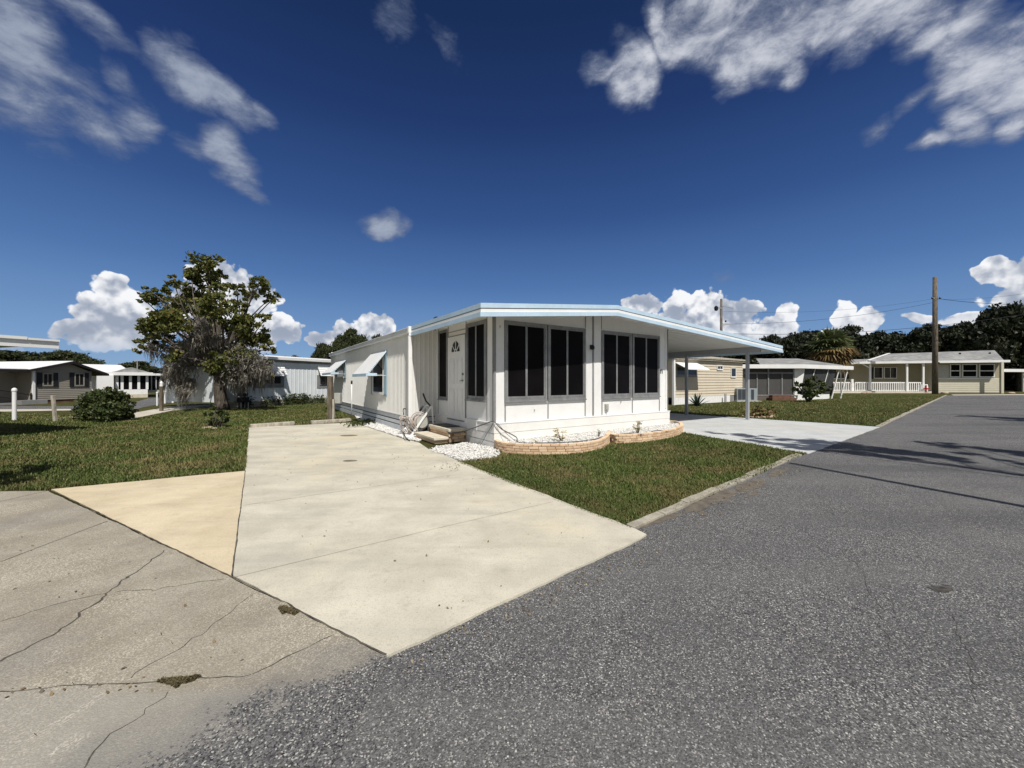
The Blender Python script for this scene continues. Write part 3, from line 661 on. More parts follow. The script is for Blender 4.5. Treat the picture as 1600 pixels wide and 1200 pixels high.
# windows
def sash_window(parent, x0, x1, z0, z1, y, sashes, fr='alu', pane='screen', ft=.055, st=.05, sill=.06, dep=.05, axis='x', name='window', topbar=.02, fb=None, sb_=None):
    """frame with sashes; axis x: lies in the plane y; axis y: lies in the plane x = y (local), x0..x1 run along local y"""
    def B(mbb, a, b, p, q, c, d):
        if axis == 'x': mbb.box(a, b, p, q, c, d)
        else: mbb.box(p, q, a, b, c, d)
    f = MB(); yo = y - dep * .5; fb = fb or ft; sb_ = sb_ or st
    B(f, x0, x0 + ft, yo, yo + dep, z0, z1); B(f, x1 - ft, x1, yo, yo + dep, z0, z1)
    B(f, x0 + ft, x1 - ft, yo, yo + dep, z1 - ft, z1); B(f, x0 + ft, x1 - ft, yo, yo + dep, z0, z0 + fb)
    if sill: B(f, x0 - .01, x1 + .01, yo - .02, yo - .0005, z0 + .004, z0 + ft * .6)
    fo = f.build(name, M[fr], parent, bevel=.003)
    wd_ = (x1 - x0 - 2 * ft) / sashes; zi0, zi1 = z0 + fb + .003, z1 - ft - .003
    s_ = MB(); g = MB()
    for i in range(sashes):
        a = x0 + ft + wd_ * i + .002; b = a + wd_ - .004; y1 = yo + .012 + .006 * (i % 2)
        B(s_, a, a + st * .55, y1, y1 + .02, zi0, zi1); B(s_, b - st * .55, b, y1, y1 + .02, zi0, zi1)
        B(s_, a + st * .55, b - st * .55, y1, y1 + .02, zi1 - topbar, zi1); B(s_, a + st * .55, b - st * .55, y1, y1 + .02, zi0, zi0 + sb_)
        B(g, a + st * .5, b - st * .5, y1 + .008, y1 + .012, zi0 + sb_ * .9, zi1 - topbar * .9)
    so_ = s_.build('sash', M[fr], fo, bevel=.002); g.build('pane', M[pane], fo)
    return fo
for a_, b_ in spans: sash_window(home, a_ + .006, b_ - .006, WB, WT, .0, 2, ft=.06, st=.052, fb=.085, sb_=.055, topbar=.035)
sash_window(home, yB0, yB1, WBB, WBT, .0, 2, axis='y', ft=.075, st=.06); sash_window(home, yA0, yA1, WAB, WAT, .0, 1, axis='y', ft=.05, st=.05)
# dark room behind the screens so that the panes never show sky
MB().box(T + .02, XE - T - .02, T + .25, YP - .05, ZS, ZS + .02).build('porch_floor', pm('porch_floor', (.10,.09,.08)), home)
# door
dr = MB(); dt = .045; dr.box(-.02, dt - .02, yD0 + .012, yD1 - .012, DZ0, DZ1 - .01)
door = dr.build('door', M['white'], home, bevel=.004); door['label'] = 'white panelled front door with fan light'
dw = yD1 - yD0 - .024; dc = (yD0 + yD1) / 2; dh = DZ1 - DZ0
pn = MB()
def panel(ya, yb, za, zb):
    o_ = -.0215
    for q0, q1, r0, r1 in ((ya, yb, za, za + .018), (ya, yb, zb - .018, zb), (ya, ya + .018, za + .018, zb - .018), (yb - .018, yb, za + .018, zb - .018)):
        pn.box(o_ - .012, o_, q0, q1, r0, r1)
    pn.box(o_ - .007, o_, ya + .05, yb - .05, za + .05, zb - .05)
for sgn in (-1, 1):
    ya = dc + sgn * dw * .23
    panel(ya - dw * .16, ya + dw * .16, DZ0 + dh * .07, DZ0 + dh * .36); panel(ya - dw * .16, ya + dw * .16, DZ0 + dh * .42, DZ0 + dh * .72)
pn.build('door_panel', M['white'], door)
fz = DZ0 + dh * .80; fr_ = dw * .27
fm = MB(); gm_ = MB(); k = 14
arc = [(dc + fr_ * math.cos(math.pi * i / k), fz + fr_ * 1.15 * math.sin(math.pi * i / k)) for i in range(k + 1)]
gm_.poly3([(-.0225, a, b) for a, b in arc]); gm_.build('fan_light', M['glass'], door)
for i in range(k):
    fm.bar((-.026, *arc[i]), (-.026, *arc[i+1]), .02, .03)
fm.bar((-.026, *arc[0]), (-.026, *arc[-1]), .02, .03)
for t_ in (.22, .5, .78): fm.bar((-.0265, dc + fr_*.25*math.cos(math.pi*t_), fz + fr_*.25*math.sin(math.pi*t_)), (-.0265, dc + fr_*math.cos(math.pi*t_), fz + fr_*1.15*math.sin(math.pi*t_)), .016, .022)
for i in range(8): fm.bar((-.0265, dc + fr_*.27*math.cos(math.pi*i/8), fz + fr_*.27*math.sin(math.pi*i/8)), (-.0265, dc + fr_*.27*math.cos(math.pi*(i+1)/8), fz + fr_*.27*math.sin(math.pi*(i+1)/8)), .016, .022)
fm.build('fan_light_frame', M['white'], door)
hd = MB(); hy = yD0 + .10
hd.tube([(-.022, hy, DZ0 + dh*.46), (-.07, hy, DZ0 + dh*.46)], .017, 10); hd.tube([(-.065, hy - .01, DZ0 + dh*.46), (-.068, hy + .14, DZ0 + dh*.455)], [.012, .008], 8)
hd.build('handle', M['alu'], door, smooth=True)
MB().tube([(-.021, hy, DZ0 + dh*.535), (-.05, hy, DZ0 + dh*.535)], .03, 12).build('deadbolt', M['alu'], door, smooth=True)
fr2 = MB(); fr2.box(-.012, .06, yD0, yD0 + .01, DZ0 - .02, DZ1); fr2.box(-.012, .06, yD1 - .01, yD1, DZ0 - .02, DZ1); fr2.box(-.012, .06, yD0, yD1, DZ1 - .009, DZ1 + .01)
fr2.build('door_frame', M['groove'], home)
MB().box(-.04, .06, yD0, yD1, DZ0 - .04, DZ0 - .003).build('threshold', M['alu'], home)
# home body behind: ribbed side wall, front return wall
ZH = Hm.Z(XH, YP, 512.5)                        # home roof edge
ZB = Hm.Z(XH, YP, 652)
wy = [(hY(605.5, XH), hY(581.5, XH)), (hY(541.5, XH), hY(526, XH))]     # window spans with shutters
sd = MB()
rib_wall(sd, (XH, YE), (XH, YP), ZB, ZH - .12, .135, .03, .6)
rib_wall(sd, (XH, YP), (0, YP), ZB, ZH - .02, .135, .02, .7)
rib_wall(sd, (XE * .52, YE), (XH, YE), ZB, ZH + .1, .3, .01)
rib_wall(sd, (XE * .52, YP + 2), (XE * .52, YE), ZB, ZH + .2, .2, .01)
sd.build('side_wall', M['siding'], home)
s2 = MB(); zq = [0.005, .20, .34, ZB - .012]
for i, (a_, b_) in enumerate(zip(zq[:-1], zq[1:])):
    s2.box(XH - .02 + .006*i, XH + .03, YP + .001, YE, a_ + .018, b_ - .018); s2.box(XH + .031, -.035, YP - .012 + .004*i, YP + .03, a_ + .012, b_ - .012)
s2.build('skirting', pm('blue_white_skirt_boards', (.66,.69,.72), .6, .10, 2.5, dirt=.2, dirtcol=(.42,.42,.42)), home)
MB().box(XH + .005, -.04, YP + .01, YE - .05, 0, ZB).build('skirting_core', M['black'], home)
cap = MB(); cap.box(XH - .03, XH - .0, YP, YE, ZB - .012, ZB + .02); cap.build('side_rail', M['white'], home)
# home roof: eave gutter trim and low gable
def ztop(x): return ZH + .02 + (min(x, XE*.25) - XH) * .06
rf = MB(); xm = XE * .26
rf.hexa([(XH-.04,YP+.05,ZH-.05),(xm,YP+.05,ZH+.10),(xm,YE+.1,ZH+.10),(XH-.04,YE+.1,ZH-.05)], [(XH-.04,YP+.05,ZH+.0),(xm,YP+.05,ZH+.22),(xm,YE+.1,ZH+.22),(XH-.04,YE+.1,ZH+.0)])
rf.hexa([(xm,YP+.05,ZH+.10),(XE*.54,YP+.05,ZH),(XE*.54,YE+.1,ZH),(xm,YE+.1,ZH+.10)], [(xm,YP+.05,ZH+.22),(XE*.54,YP+.05,ZH+.08),(XE*.54,YE+.1,ZH+.08),(xm,YE+.1,ZH+.22)])
rf.build('home_roof', M['roofw'], home)
gt = MB(); gt.box(XH-.10, XH-.002, YP-.02, YE+.12, ZH-.16, ZH-.02); gt.box(XH-.115, XH-.002, YP-.02, YE+.12, ZH-.02, ZH+.015); gt.box(XH-.02, XH+.0, YP-.0, YE+.1, ZH-.24, ZH-.161)
gt.box(XH-.10, XH+.5, YE+.05, YE+.12, ZH-.16, ZH+.04)
gt.build('gutter', M['siding'], home, bevel=.01)
# down pipe with its kicked-out foot
dp = MB(); px_ = XH - .07; py_ = YP - .07
path = [(px_, py_+.02, ZH-.05), (px_, py_, ZH-.25), (px_, py_, .38), (px_-.03, py_-.02, .25), (px_-.16, py_-.06, .15), (px_-.30, py_-.09, .10)]
for a_, b_ in zip(path[:-1], path[1:]): dp.bar(a_, b_, .085, .11)
dp.box(px_-.06, px_+.06, py_-.05, YP+.0, ZH-.16, ZH+.03)
dp.build('downspout', M['white'], home, bevel=.012)
# windows with shutters and slatted awnings in the side wall
for (a_, b_), (pt, pb) in zip(wy, ((548.5, 617.5), (563, 591))):
    z1 = Hm.Z(XH, a_, pt); z0 = Hm.Z(XH, a_, pb); sh = (b_ - a_) * .17
    wf = sash_window(home, a_ + sh, b_ - sh * .7, z0, z1 - .05, XH - .03, 1, fr='white', pane='glass', axis='y', ft=.05, st=.035, sill=0, dep=.06)
    zm = z0 + (z1 - z0) * .45
    MB().box(XH - .05, XH - .02, a_ + sh + .05, b_ - sh * .7 - .05, zm, zm + .045).build('meeting_rail', M['white'], wf)
    for q0, q1 in ((a_, a_ + sh), (b_ - sh * .7, b_)):
        s_ = MB(); s_.box(XH - .045, XH - .014, q0, q1 - .004, z0 - .02, z1 + .02)
        for i in range(3): s_.box(XH - .053, XH - .0455, q0 + .03 + i * (q1 - q0 - .06) / 3, q0 + .03 + (i + .55) * (q1 - q0 - .06) / 3, z0 + .03, z1 - .03)
        s_.build('shutter', M['bluegrey'], home)
    # awning
    zt = z1 + .02; o_ = .66; zb = Hm.Z(XH - o_, (a_ + b_)/2, 584.5 if pt < 560 else 583); ya, yb = a_ - .02, b_ + .05
    aw = MB(); N_ = 8
    for i in range(N_):
        t0, t1 = i / N_, (i + 1.06) / N_
        p0 = (XH - .02 - o_ * t0, zt + (zb - zt) * t0); p1 = (XH - .02 - o_ * min(t1, 1), zt + (zb - zt) * min(t1, 1) - .03)
        aw.hexa([(p0[0], ya, p0[1]), (p1[0], ya, p1[1]), (p1[0], yb, p1[1]), (p0[0], yb, p0[1])], [(p0[0], ya, p0[1] + .014), (p1[0], ya, p1[1] + .03), (p1[0], yb, p1[1] + .03), (p0[0], yb, p0[1] + .014)])
    awo = aw.build('awning', M['white'], home)
    vb = MB(); vb.box(XH - .04 - o_, XH - .02 - o_, ya, yb, zb - .09, zb + .01); vb.bar((XH - .03, ya + .02, zt), (XH - o_, ya + .02, zb - .02), .02, .05)
    vb.box(XH - .02 - o_, XH - .35, ya, ya + .012, zb - .07, zb + .02); vb.build('awning_valance', M['blue'], awo)
    st_ = MB()
    for yy in (ya + .04, yb - .04): st_.tube([(XH - .02, yy, zb - .06), (XH - o_ - .02, yy, zb - .04)], .009, 6)
    st_.split('awning_strut', M['white'], awo, 12)
# porch and carport roof
t_ = .07
CY1 = 10.5
pr = MB()
PL = YP + .06
pr.hexa([(RX0,RY0,rz(RX0)-t_-.01),(RXR,RY0,ztr-t_-.01),(RXR,PL,ztr-t_-.01),(RX0,PL,rz(RX0)-t_-.01)], [(RX0,RY0,rz(RX0)-.012),(RXR,RY0,ztr-.012),(RXR,PL,ztr-.012),(RX0,PL,rz(RX0)-.012)])
pr.hexa([(RXR,RY0,ztr-t_-.01),(RXE,RY0,zte-t_-.01),(RXE,CY1,zte-t_-.01),(RXR,CY1,ztr-t_-.01)], [(RXR,RY0,ztr-.012),(RXE,RY0,zte-.012),(RXE,CY1,zte-.012),(RXR,CY1,ztr-.012)])
x = XE + .3
while x < RXE - .1:       # pan seams under the carport
    pr.box(x, x + .012, RY0 + .02, CY1, rz(x) - t_ - .03, rz(x) - t_ - .008); x += .305
pr.build('porch_roof', M['ceil'], home)
def fascia(name, mat, za, zb_, out, ridge=True):
    f = MB(); y0, y1 = RY0 - out, RY0
    for xa, xb in ((RX0 - out, RXR), (RXR, RXE + out)):
        f.hexa([(xa,y0,rz(max(xa,RX0))+za),(xb,y0,rz(min(xb,RXE))+za),(xb,y1,rz(min(xb,RXE))+za),(xa,y1,rz(max(xa,RX0))+za)],
               [(xa,y0,rz(max(xa,RX0))+zb_),(xb,y0,rz(min(xb,RXE))+zb_),(xb,y1,rz(min(xb,RXE))+zb_),(xa,y1,rz(max(xa,RX0))+zb_)])
    f.box(RX0 - out, RX0, RY0 + .0005, PL, rz(RX0) + za, rz(RX0) + zb_); f.box(RXE, RXE + out, RY0 + .0005, CY1, rz(RXE) + za, rz(RXE) + zb_)
    return f.build(name, M[mat], home)
fascia('fascia_band', 'blue', -.085, .012, .035); fascia('fascia_groove', 'groove', -.105, -.0855, .012); fascia('fascia_band', 'white', -.17, -.1055, .030); fascia('fascia_band', 'blue', -.262, -.1705, .048)
MB().lathe([(.0, 0), (.05, 0), (.05, .13), (.08, .14), (.08, .18), (.02, .22)], (-.3, 2.6, rz(-.3) - .02), 10).build('roof_vent', M['black'], home)
# carport posts and beam
PX = hX(1168, .03)
bm_ = MB(); bm_.box(PX - .04, PX + .04, -.45, CY1 - .1, rz(PX) - t_ - .24, rz(PX) - t_ - .032); bm_.build('carport_beam', M['post'], home)
for yy in (.03, 2.62, 5.2, 7.8, 10.2):
    p_ = MB(); p_.box(PX - .055, PX + .055, yy - .055, yy + .055, .018, rz(PX) - t_ - .24); p_.build('carport_post', M['post'], home, bevel=.008)
    MB().box(PX - .09, PX + .09, yy - .09, yy + .09, .018, .03).build('post_foot', M['post'], home)
# small fittings on the front
x = hX(923); z = Hm.Z(x, 0, 542)
fx = MB(); fx.box(x - .035, x + .035, -.03, 0, z - .06, z + .05); fx.lathe([(.01, -.09), (.05, -.07), (.055, .0), (.02, .05)], (x, -.07, z), 10); fx.build('porch_lamp', M['black'], home)
x = hX(947); z = Hm.Z(x, 0, 636)
fx = MB(); fx.box(x - .055, x + .055, -.05, .012, z - .09, z + .09); fx.box(x - .04, x + .04, -.065, -.05, z - .07, z + .06); fx.tube([(x, -.06, z - .07), (x, -.07, z - .13)], .016, 8)
fx.build('outlet_cover', M['porcelain'], home, bevel=.008)
for px, py in ((835, 640.5), (970, 628), (781, 510)):
    x = hX(px); z = Hm.Z(x, 0, py); MB().box(x - .008, x + .008, -.02, .012, z - .025, z + .02).build('hook', M['porcelain'], home)
def text(name, s_, size, loc, rot, mat, parent, ext=.004):
    cu = bpy.data.curves.new(name, 'FONT'); cu.body = s_; cu.size = size; cu.offset = .007; cu.extrude = ext; cu.align_x = 'CENTER'; cu.align_y = 'CENTER'
    o = bpy.data.objects.new(name, cu); COL.objects.link(o); bpy.context.view_layer.update(); dg = bpy.context.evaluated_depsgraph_get()
    me = bpy.data.meshes.new_from_object(o.evaluated_get(dg)); bpy.data.objects.remove(o); me.name = name
    me.materials.clear(); me.materials.append(mat); q = bpy.data.objects.new(name, me); COL.objects.link(q); q.parent = parent
    q.location = loc; q.rotation_euler = rot; return q
x = hX(1033.2); z = Hm.Z(x, 0, 581)
text('house_number', '71', .16, (x, -.006, z), (R(90), 0, 0), M['black'], home)
MB().box(hX(1039) , hX(1040.5), -.02, 0, ZS + .1, rz(XE) - .1).build('corner_trim', M['white'], home)

# steps at the door
sx, sy = Hm.loc(G(705, 690)); stp = Hm.W(0, 1.35)
st0 = empty('entry_steps', (stp.x, stp.y, 0), TH, 'two concrete entry steps with tan brick sides and black mat below white front door', 'steps')
o1 = .50; o2 = .86
# local x of Frame negative is outward
ysN = hY(730.6) - 1.35
def zst(o, py, yy): return Hm.Z(-o, 1.35 + yy, py)
U1 = .36; U0 = .17
sb = MB(); sb.box(-o1, -.04, ysN + .03, ysN + 1.22, .02, U1 - .07)
sb.build('brick_core', M['mortar'], st0)
bk = MB()
for r_ in range(4):
    z0 = .022 + r_ * .072; off = .11 * (r_ % 2)
    for i in range(3):
        xa = -.045 - off * .5 - i * .165
        if xa - .15 < -o1: continue
        bk.box(xa - .155, xa, ysN + .0, ysN + .05, z0, z0 + .062)
    for i in range(6):
        ya = ysN + .005 + i * .2 + off * .5
        if r_ * .072 + .02 > U0 - .05 or ya > ysN + .01: bk.box(-o1 - .012, -o1 + .03, ya, ya + .19, z0, z0 + .062)
bk.build('brick_facing', M['brick'], st0, bevel=.005)
MB().box(-o1 - .04, -.04, ysN - .03, ysN + 1.25, U1 - .07, U1).build('upper_tread', M['step'], st0, bevel=.01)
lw_ = MB(); lw_.box(-o2 - .02, -o1 - .045, ysN + .02, ysN + 1.3, .022, U0 - .062); lw_.build('lower_riser', M['brick'], st0)
MB().box(-o2 - .06, -o1 - .0405, ysN - .04, ysN + 1.34, U0 - .062, U0).build('lower_tread', M['step'], st0, bevel=.01)
mt = MB(); mt.box(-o1 + .03, -.07, ysN + .30, ysN + 1.12, U1 + .002, U1 + .02)
mo = mt.build('door_mat', M['black']); mo.location = (stp.x, stp.y, 0); mo.rotation_euler = (0, 0, TH); tag(mo, 'black rubber door mat on the upper concrete step', 'door mat')

# ---------------------------------------------------------------- planter with curved tan brick edge
def garden():
    lobes = [[(773,699.5),(774,704),(790,708.5),(820,710.5),(850,711),(885,710.5),(915,708),(940,702.5),(952,694),(955,686)],
             [(953,690),(958,693),(975,693.5),(1000,692),(1025,689),(1045,685.5),(1060,681),(1068,675),(1064,670),(1052,667.5),(1041,667)]]
    root = empty('curved_planter', (*G(900, 700), 0), 0, 'low curved tan brick planter filled with white stones below front windows', 'planter')
    ox, oy = root.location.x, root.location.y
    bk = MB(); core = MB(); HT = .23; topo = []
    for li, lb in enumerate(lobes):
        P = catmull([G(*q) for q in lb], .02)
        cum = [0]
        for a, b in zip(P[:-1], P[1:]): cum.append(cum[-1] + (b - a).length)
        def at(s):
            s = min(max(s, 0), cum[-1]); i = max(0, min(len(cum) - 2, int(np.searchsorted(cum, s)) - 1))
            t = (s - cum[i]) / max(1e-6, cum[i+1] - cum[i]); d = (P[i+1] - P[i]).normalized(); return P[i].lerp(P[i+1], t), d
        for r_ in range(4):
            z0 = .004 + r_ * .057; s = -.10 * (r_ % 2) + .0
            while s < cum[-1] - .03:
                L_ = .175 * rng.uniform(.9, 1.1); s0, s1 = max(s, 0), min(s + L_, cum[-1])
                if s1 - s0 > .03:
                    (pa, da), (pb, db) = at(s0), at(s1); na = Vector((-da.y, da.x)); nb = Vector((-db.y, db.x)); o_ = rng.uniform(-.004, .004); w = .10; tz = z0 + .05 + rng.uniform(-.002, .002)
                    q = [pa - na * o_, pb - nb * o_, pb + nb * w, pa + na * w]
                    bk.hexa([(p.x - ox, p.y - oy, z0) for p in q], [(p.x - ox, p.y - oy, tz) for p in q])
                s += L_ + .010
        k = 60
        for i in range(k):
            (pa, da), (pb, db) = at(cum[-1] * i / k), at(cum[-1] * (i + 1) / k); na = Vector((-da.y, da.x)); nb = Vector((-db.y, db.x))
            q = [pa + na * .012, pb + nb * .012, pb + nb * .088, pa + na * .088]
            core.hexa([(p.x - ox, p.y - oy, -.02) for p in q], [(p.x - ox, p.y - oy, HT - .03) for p in q])
        topo.append([at(cum[-1] * i / 30)[0] + Vector((-at(cum[-1] * i / 30)[1].y, at(cum[-1] * i / 30)[1].x)) * .07 for i in range(31)])
    bk.build('brick_edge', M['brick'], root, bevel=.006); core.build('mortar_core', M['mortar'], root)
    for tp in topo:     # bed fill
        a0 = Hm.loc(tp[0]); a1 = Hm.loc(tp[-1])
        back = [Hm.W(a1[0], -.055), Hm.W(a0[0], -.055)]
        pl = [(p.x - ox, p.y - oy) for p in tp + back]
        MB().prism(pl, -.02, .165).build('bed_fill', M['pebble'], root)
    return topo
topo = garden()
# white pebbles: many small stones (nobody could count them)
ico = None
def pebbles(name, polyfn, z, n_, size, label, zfn=None):
    import bmesh
    bm = bmesh.new(); bmesh.ops.create_icosphere(bm, subdivisions=1, radius=1); base = np.array([v_.co[:] for v_ in bm.verts]); fc = np.array([[v_.index for v_ in f.verts] for f in bm.faces]); bm.free()
    pts = polyfn(n_); k = len(pts)
    sc = nr.uniform(.6, 1.35, (k, 1, 1)) * size * nr.uniform(.7, 1.2, (k, 1, 3)) * np.array([[[1, 1, .65]]])
    a = nr.uniform(0, 6.28, k); b = nr.uniform(-.5, .5, k)
    V = base[None] * (1 + nr.uniform(-.13, .13, (k, len(base), 1))) * sc
    ca, sa, cb, sb_ = np.cos(a)[:, None], np.sin(a)[:, None], np.cos(b)[:, None], np.sin(b)[:, None]
    x, y, zz_ = V[..., 0], V[..., 1], V[..., 2]
    y, zz_ = y * cb - zz_ * sb_, y * sb_ + zz_ * cb
    x, y = x * ca - y * sa, x * sa + y * ca
    V = np.stack([x + pts[:, None, 0], y + pts[:, None, 1], zz_ + pts[:, None, 2]], -1)
    Fc = (fc[None] + (np.arange(k) * len(base))[:, None, None])
    o = mesh_np(name, V, Fc, M['pebble'], None, 3)
    return tag(o, label, 'gravel', None, 'stuff')
def in_poly(P, x, y):
    c = np.zeros(len(x), bool); n_ = len(P); j = n_ - 1
    for i in range(n_):
        xi, yi, xj, yj = P[i][0], P[i][1], P[j][0], P[j][1]
        c ^= ((yi > y) != (yj > y)) & (x < (xj - xi) * (y - yi) / (yj - yi + 1e-12) + xi); j = i
    return c
def scatter(poly, n_, z0, z1):
    P = np.array([[p[0], p[1]] for p in poly]); lo, hi = P.min(0), P.max(0); out = np.zeros((0, 2))
    while len(out) < n_:
        q = nr.uniform(lo, hi, (n_ * 2, 2)); q = q[in_poly(P, q[:, 0], q[:, 1])]; out = np.vstack([out, q])
    out = out[:n_]; return np.column_stack([out, nr.uniform(z0, z1, n_)])
pg = [G(670,704.5), G(684,699), G(706,697.5), G(727,693.5), G(748,697), G(768,701.5), G(779,706.5), G(781,712), G(770,716.5), G(745,719), G(720,721), G(695,713)]
sheet('gravel_bed', pg, -.02, .012, pm('pale_gravel_bed', (.50,.48,.44), .9, .3, 20))
pebbles('white_gravel', lambda k: scatter(pg, k, .012, .05), 0, 2600, .021, 'loose white stones heaped beside entry steps and planter corner')
pg2 = [G(570,666), G(563,661), Hm.W(XH-.03, hY(556,XH)), Hm.W(XH-.03, YP-.05), Hm.W(-.3, YP - .1), Hm.W(-.45, 2.9), G(655,691), G(627,685)]
sheet('gravel_bed', pg2, -.02, .013, pm('pale_gravel_bed', (.50,.48,.44), .9, .3, 20))
pebbles('white_gravel', lambda k: scatter(pg2, k, .013, .04), 0, 3400, .022, 'strip of white stones between cream driveway and mobile home skirting')
def bedpts(k):
    o = []
    for tp in topo:
        a0 = Hm.loc(tp[0]); a1 = Hm.loc(tp[-1]); pl = tp + [Hm.W(a1[0], -.05), Hm.W(a0[0], -.05)]; o.append(scatter(pl, k // 2, .165, .195))
    return np.vstack(o)
pebbles('white_gravel', bedpts, 0, 3600, .020, 'white stones covering the soil of the curved brick planter')

# ---------------------------------------------------------------- leaves, trees, shrubs
def rand_dirs(k):
    d = nr.normal(size=(k, 3)); return d / np.linalg.norm(d, axis=1, keepdims=True)
def leaf_mesh(name, C, size, mat, parent, elong=1.7, droop=0., jit=.35, up=0.):
    k = len(C); a = rand_dirs(k); a[:, 2] -= droop; a /= np.linalg.norm(a, axis=1, keepdims=True)
    nrm = rand_dirs(k); nrm[:, 2] += up; b = np.cross(nrm, a); b /= np.linalg.norm(b, axis=1, keepdims=True) + 1e-9
    s = (size * nr.uniform(1 - jit, 1 + jit, k))[:, None] if np.isscalar(size) else (size * nr.uniform(1 - jit, 1 + jit, k))[:, None]
    A_ = a * s * elong / 2; B_ = b * s / 2
    V = np.stack([C - A_, C + B_ * .9 - A_ * .1, C + A_, C - B_ * .9 - A_ * .1], 1)
    Fc = np.arange(4 * k).reshape(k, 4)
    return mesh_np(name, V, Fc, mat, parent, 4)
def clump_leaves(clumps, per, sub=9, spread=.38, shell=.75, squash=.8):
    out = []
    for (x, y, z, r) in clumps:
        m_ = max(3, int(sub * (r ** 1.3) * 1.6)); d = rand_dirs(m_); d[:, 2] *= squash
        sc_ = np.array([x, y, z]) + d * r * nr.uniform(shell * .55, 1, (m_, 1))
        k = int(per * r ** 2); w = nr.integers(0, m_, k); sr = nr.uniform(.6, 1.3, m_) * spread * r
        q = sc_[w] + nr.normal(size=(k, 3)) * sr[w][:, None] * np.array([.62, .62, .38])
        out.append(q)
    return np.vstack(out)
def branchy(mb, p0, clumps, r0, split_z, twigs=3, seed=1, bend=.25):
    r = random.Random(seed); p0 = Vector(p0); top = Vector((p0.x + r.uniform(-.1, .1), p0.y, split_z))
    k = 7; mid = []
    for i in range(k):
        t = i / (k - 1); mid.append(p0.lerp(top, t) + Vector((math.sin(t * 4 + seed) * .06 * bend * 4, math.cos(t * 3) * .05, 0)))
    mb.tube(mid, [r0 * (1.35 if i == 0 else 1.08 - .25 * i / k) for i in range(k)], 10)
    for (x, y, z, R_) in clumps:
        e = Vector((x, y, z)); s = mid[-1 - r.randint(0, 2)]; c = s.lerp(e, .5) + Vector((r.uniform(-.3, .3), r.uniform(-.3, .3), r.uniform(0, .35))) * (e - s).length * .35
        pts = [s * (1-t)**2 + c * 2*t*(1-t) + e * t*t for t in [i / 6 for i in range(7)]]
        rr = r0 * min(.42, .14 + R_ * .12)
        mb.tube(pts, [rr * (1 - .8 * i / 6) + .008 for i in range(7)], 7)
        for _ in range(int(twigs)):
            q = pts[r.randint(3, 6)]; d = Vector((r.gauss(0, 1), r.gauss(0, 1), r.gauss(.2, .8))).normalized() * R_ * r.uniform(.6, 1.05)
            mb.tube([q, q + d * .5 + Vector((0, 0, r.uniform(-.08, .12))), q + d], [rr * .3, rr * .18, .006], 5)
def tree(name, label, base, r0, split, clumps, leafmat, per, lsize, group=None, twigs=3, cat='tree', seed=1, sub=9, spread=.38, bark='bark'):
    root = empty(name, (base[0], base[1], 0), 0, label, cat, group)
    cl = [(x - base[0], y - base[1], z, r) for x, y, z, r in clumps]
    mb = MB(); branchy(mb, (0, 0, -.05), cl, r0, split, twigs, seed); mb.build('trunk', M[bark], root, smooth=True)
    leaf_mesh('crown', clump_leaves(cl, per, sub, spread), lsize, M[leafmat], root)
    return root
def P3(px, py, Y): return ((px - CX) / F * Y, Y, H + (HY - py) / F * Y)
# the mossy oak beside the driveway
ob = G(346, 640.5); OY = ob.y; r = random.Random(5)
spec = [(322,412,22),(300,428,16),(345,428,14),(322,440,24),(352,448,16),(292,452,16),(372,452,12),(405,446,18),(392,462,14),(420,468,12),(433,462,7),(398,440,9),(375,478,14),
 (236,455,13),(248,466,14),(228,470,10),(271,440,10),(270,430,6),(256,452,9),(275,466,14),(300,478,30),(340,480,28),(262,488,22),(240,498,20),(226,510,14),(218,535,10),(222,545,9),(250,520,24),(240,532,12),
 (280,505,28),(312,512,30),(350,508,30),(385,505,24),(412,520,14),(415,498,12),(395,530,24),(420,545,12),(365,535,28),(330,545,26),(300,545,22),(270,540,18),(380,560,22),(405,570,16),(345,565,20),(415,583,10),(360,585,14),(330,580,10),(285,570,14),(270,558,12)]
cl = []
for px, py, rr in spec:
    dy = r.uniform(-1, 1) * (2.6 if 470 < py < 570 else 1.3) * (1 if abs(px - 325) < 70 else .55)
    x, y, z = P3(px, py, OY + dy); cl.append((x, y, z, rr / F * OY * .94))
oak = tree('oak_tree', 'old spreading oak hung with grey moss, standing on lawn left of driveway', ob, .30, 2.6, cl, 'oakleaf', 1500, .115, None, 5, seed=3, sub=13, spread=.29)
# hanging moss strands: part of the tree
def moss(root, anchors, n_, Lmin, Lmax):
    V, Fc = [], []; b = 0
    for _ in range(n_):
        x, y, z, rr = rng.choice(anchors); p = Vector((x - root.location.x + rng.gauss(0, rr * .6), y - root.location.y + rng.gauss(0, rr * .6), z - rng.uniform(-.2, .6) * rr))
        L_ = rng.uniform(Lmin, Lmax) * rng.choice((.4, .7, 1)); k = 6; w = rng.uniform(.010, .035); a = rng.uniform(0, 3.14); q = Vector((math.cos(a), math.sin(a), 0)) * w
        for i in range(k):
            t = i / (k - 1); ww = q * (1 - t * .9); o_ = Vector((math.sin(t * 5 + a) * .04, math.cos(t * 6 + a) * .04, -L_ * t)); c_ = p + o_
            V += [tuple(c_ - ww), tuple(c_ + ww)]
            if i: Fc.append((b + 2*i - 2, b + 2*i - 1, b + 2*i + 1, b + 2*i))
        b += 2 * k
    return mesh_np('hanging_moss', V, Fc, M['moss'], root)
mspec = [(270,555,14),(282,575,16),(265,575,8),(300,560,12),(275,592,14),(285,610,9),(292,598,8),(312,545,20),(315,505,10),(350,545,14),(366,560,22),(385,575,18),(400,585,14),(410,575,12),(378,598,10),(330,525,10),(240,540,10),(372,585,18),(395,560,14),(300,530,12)]
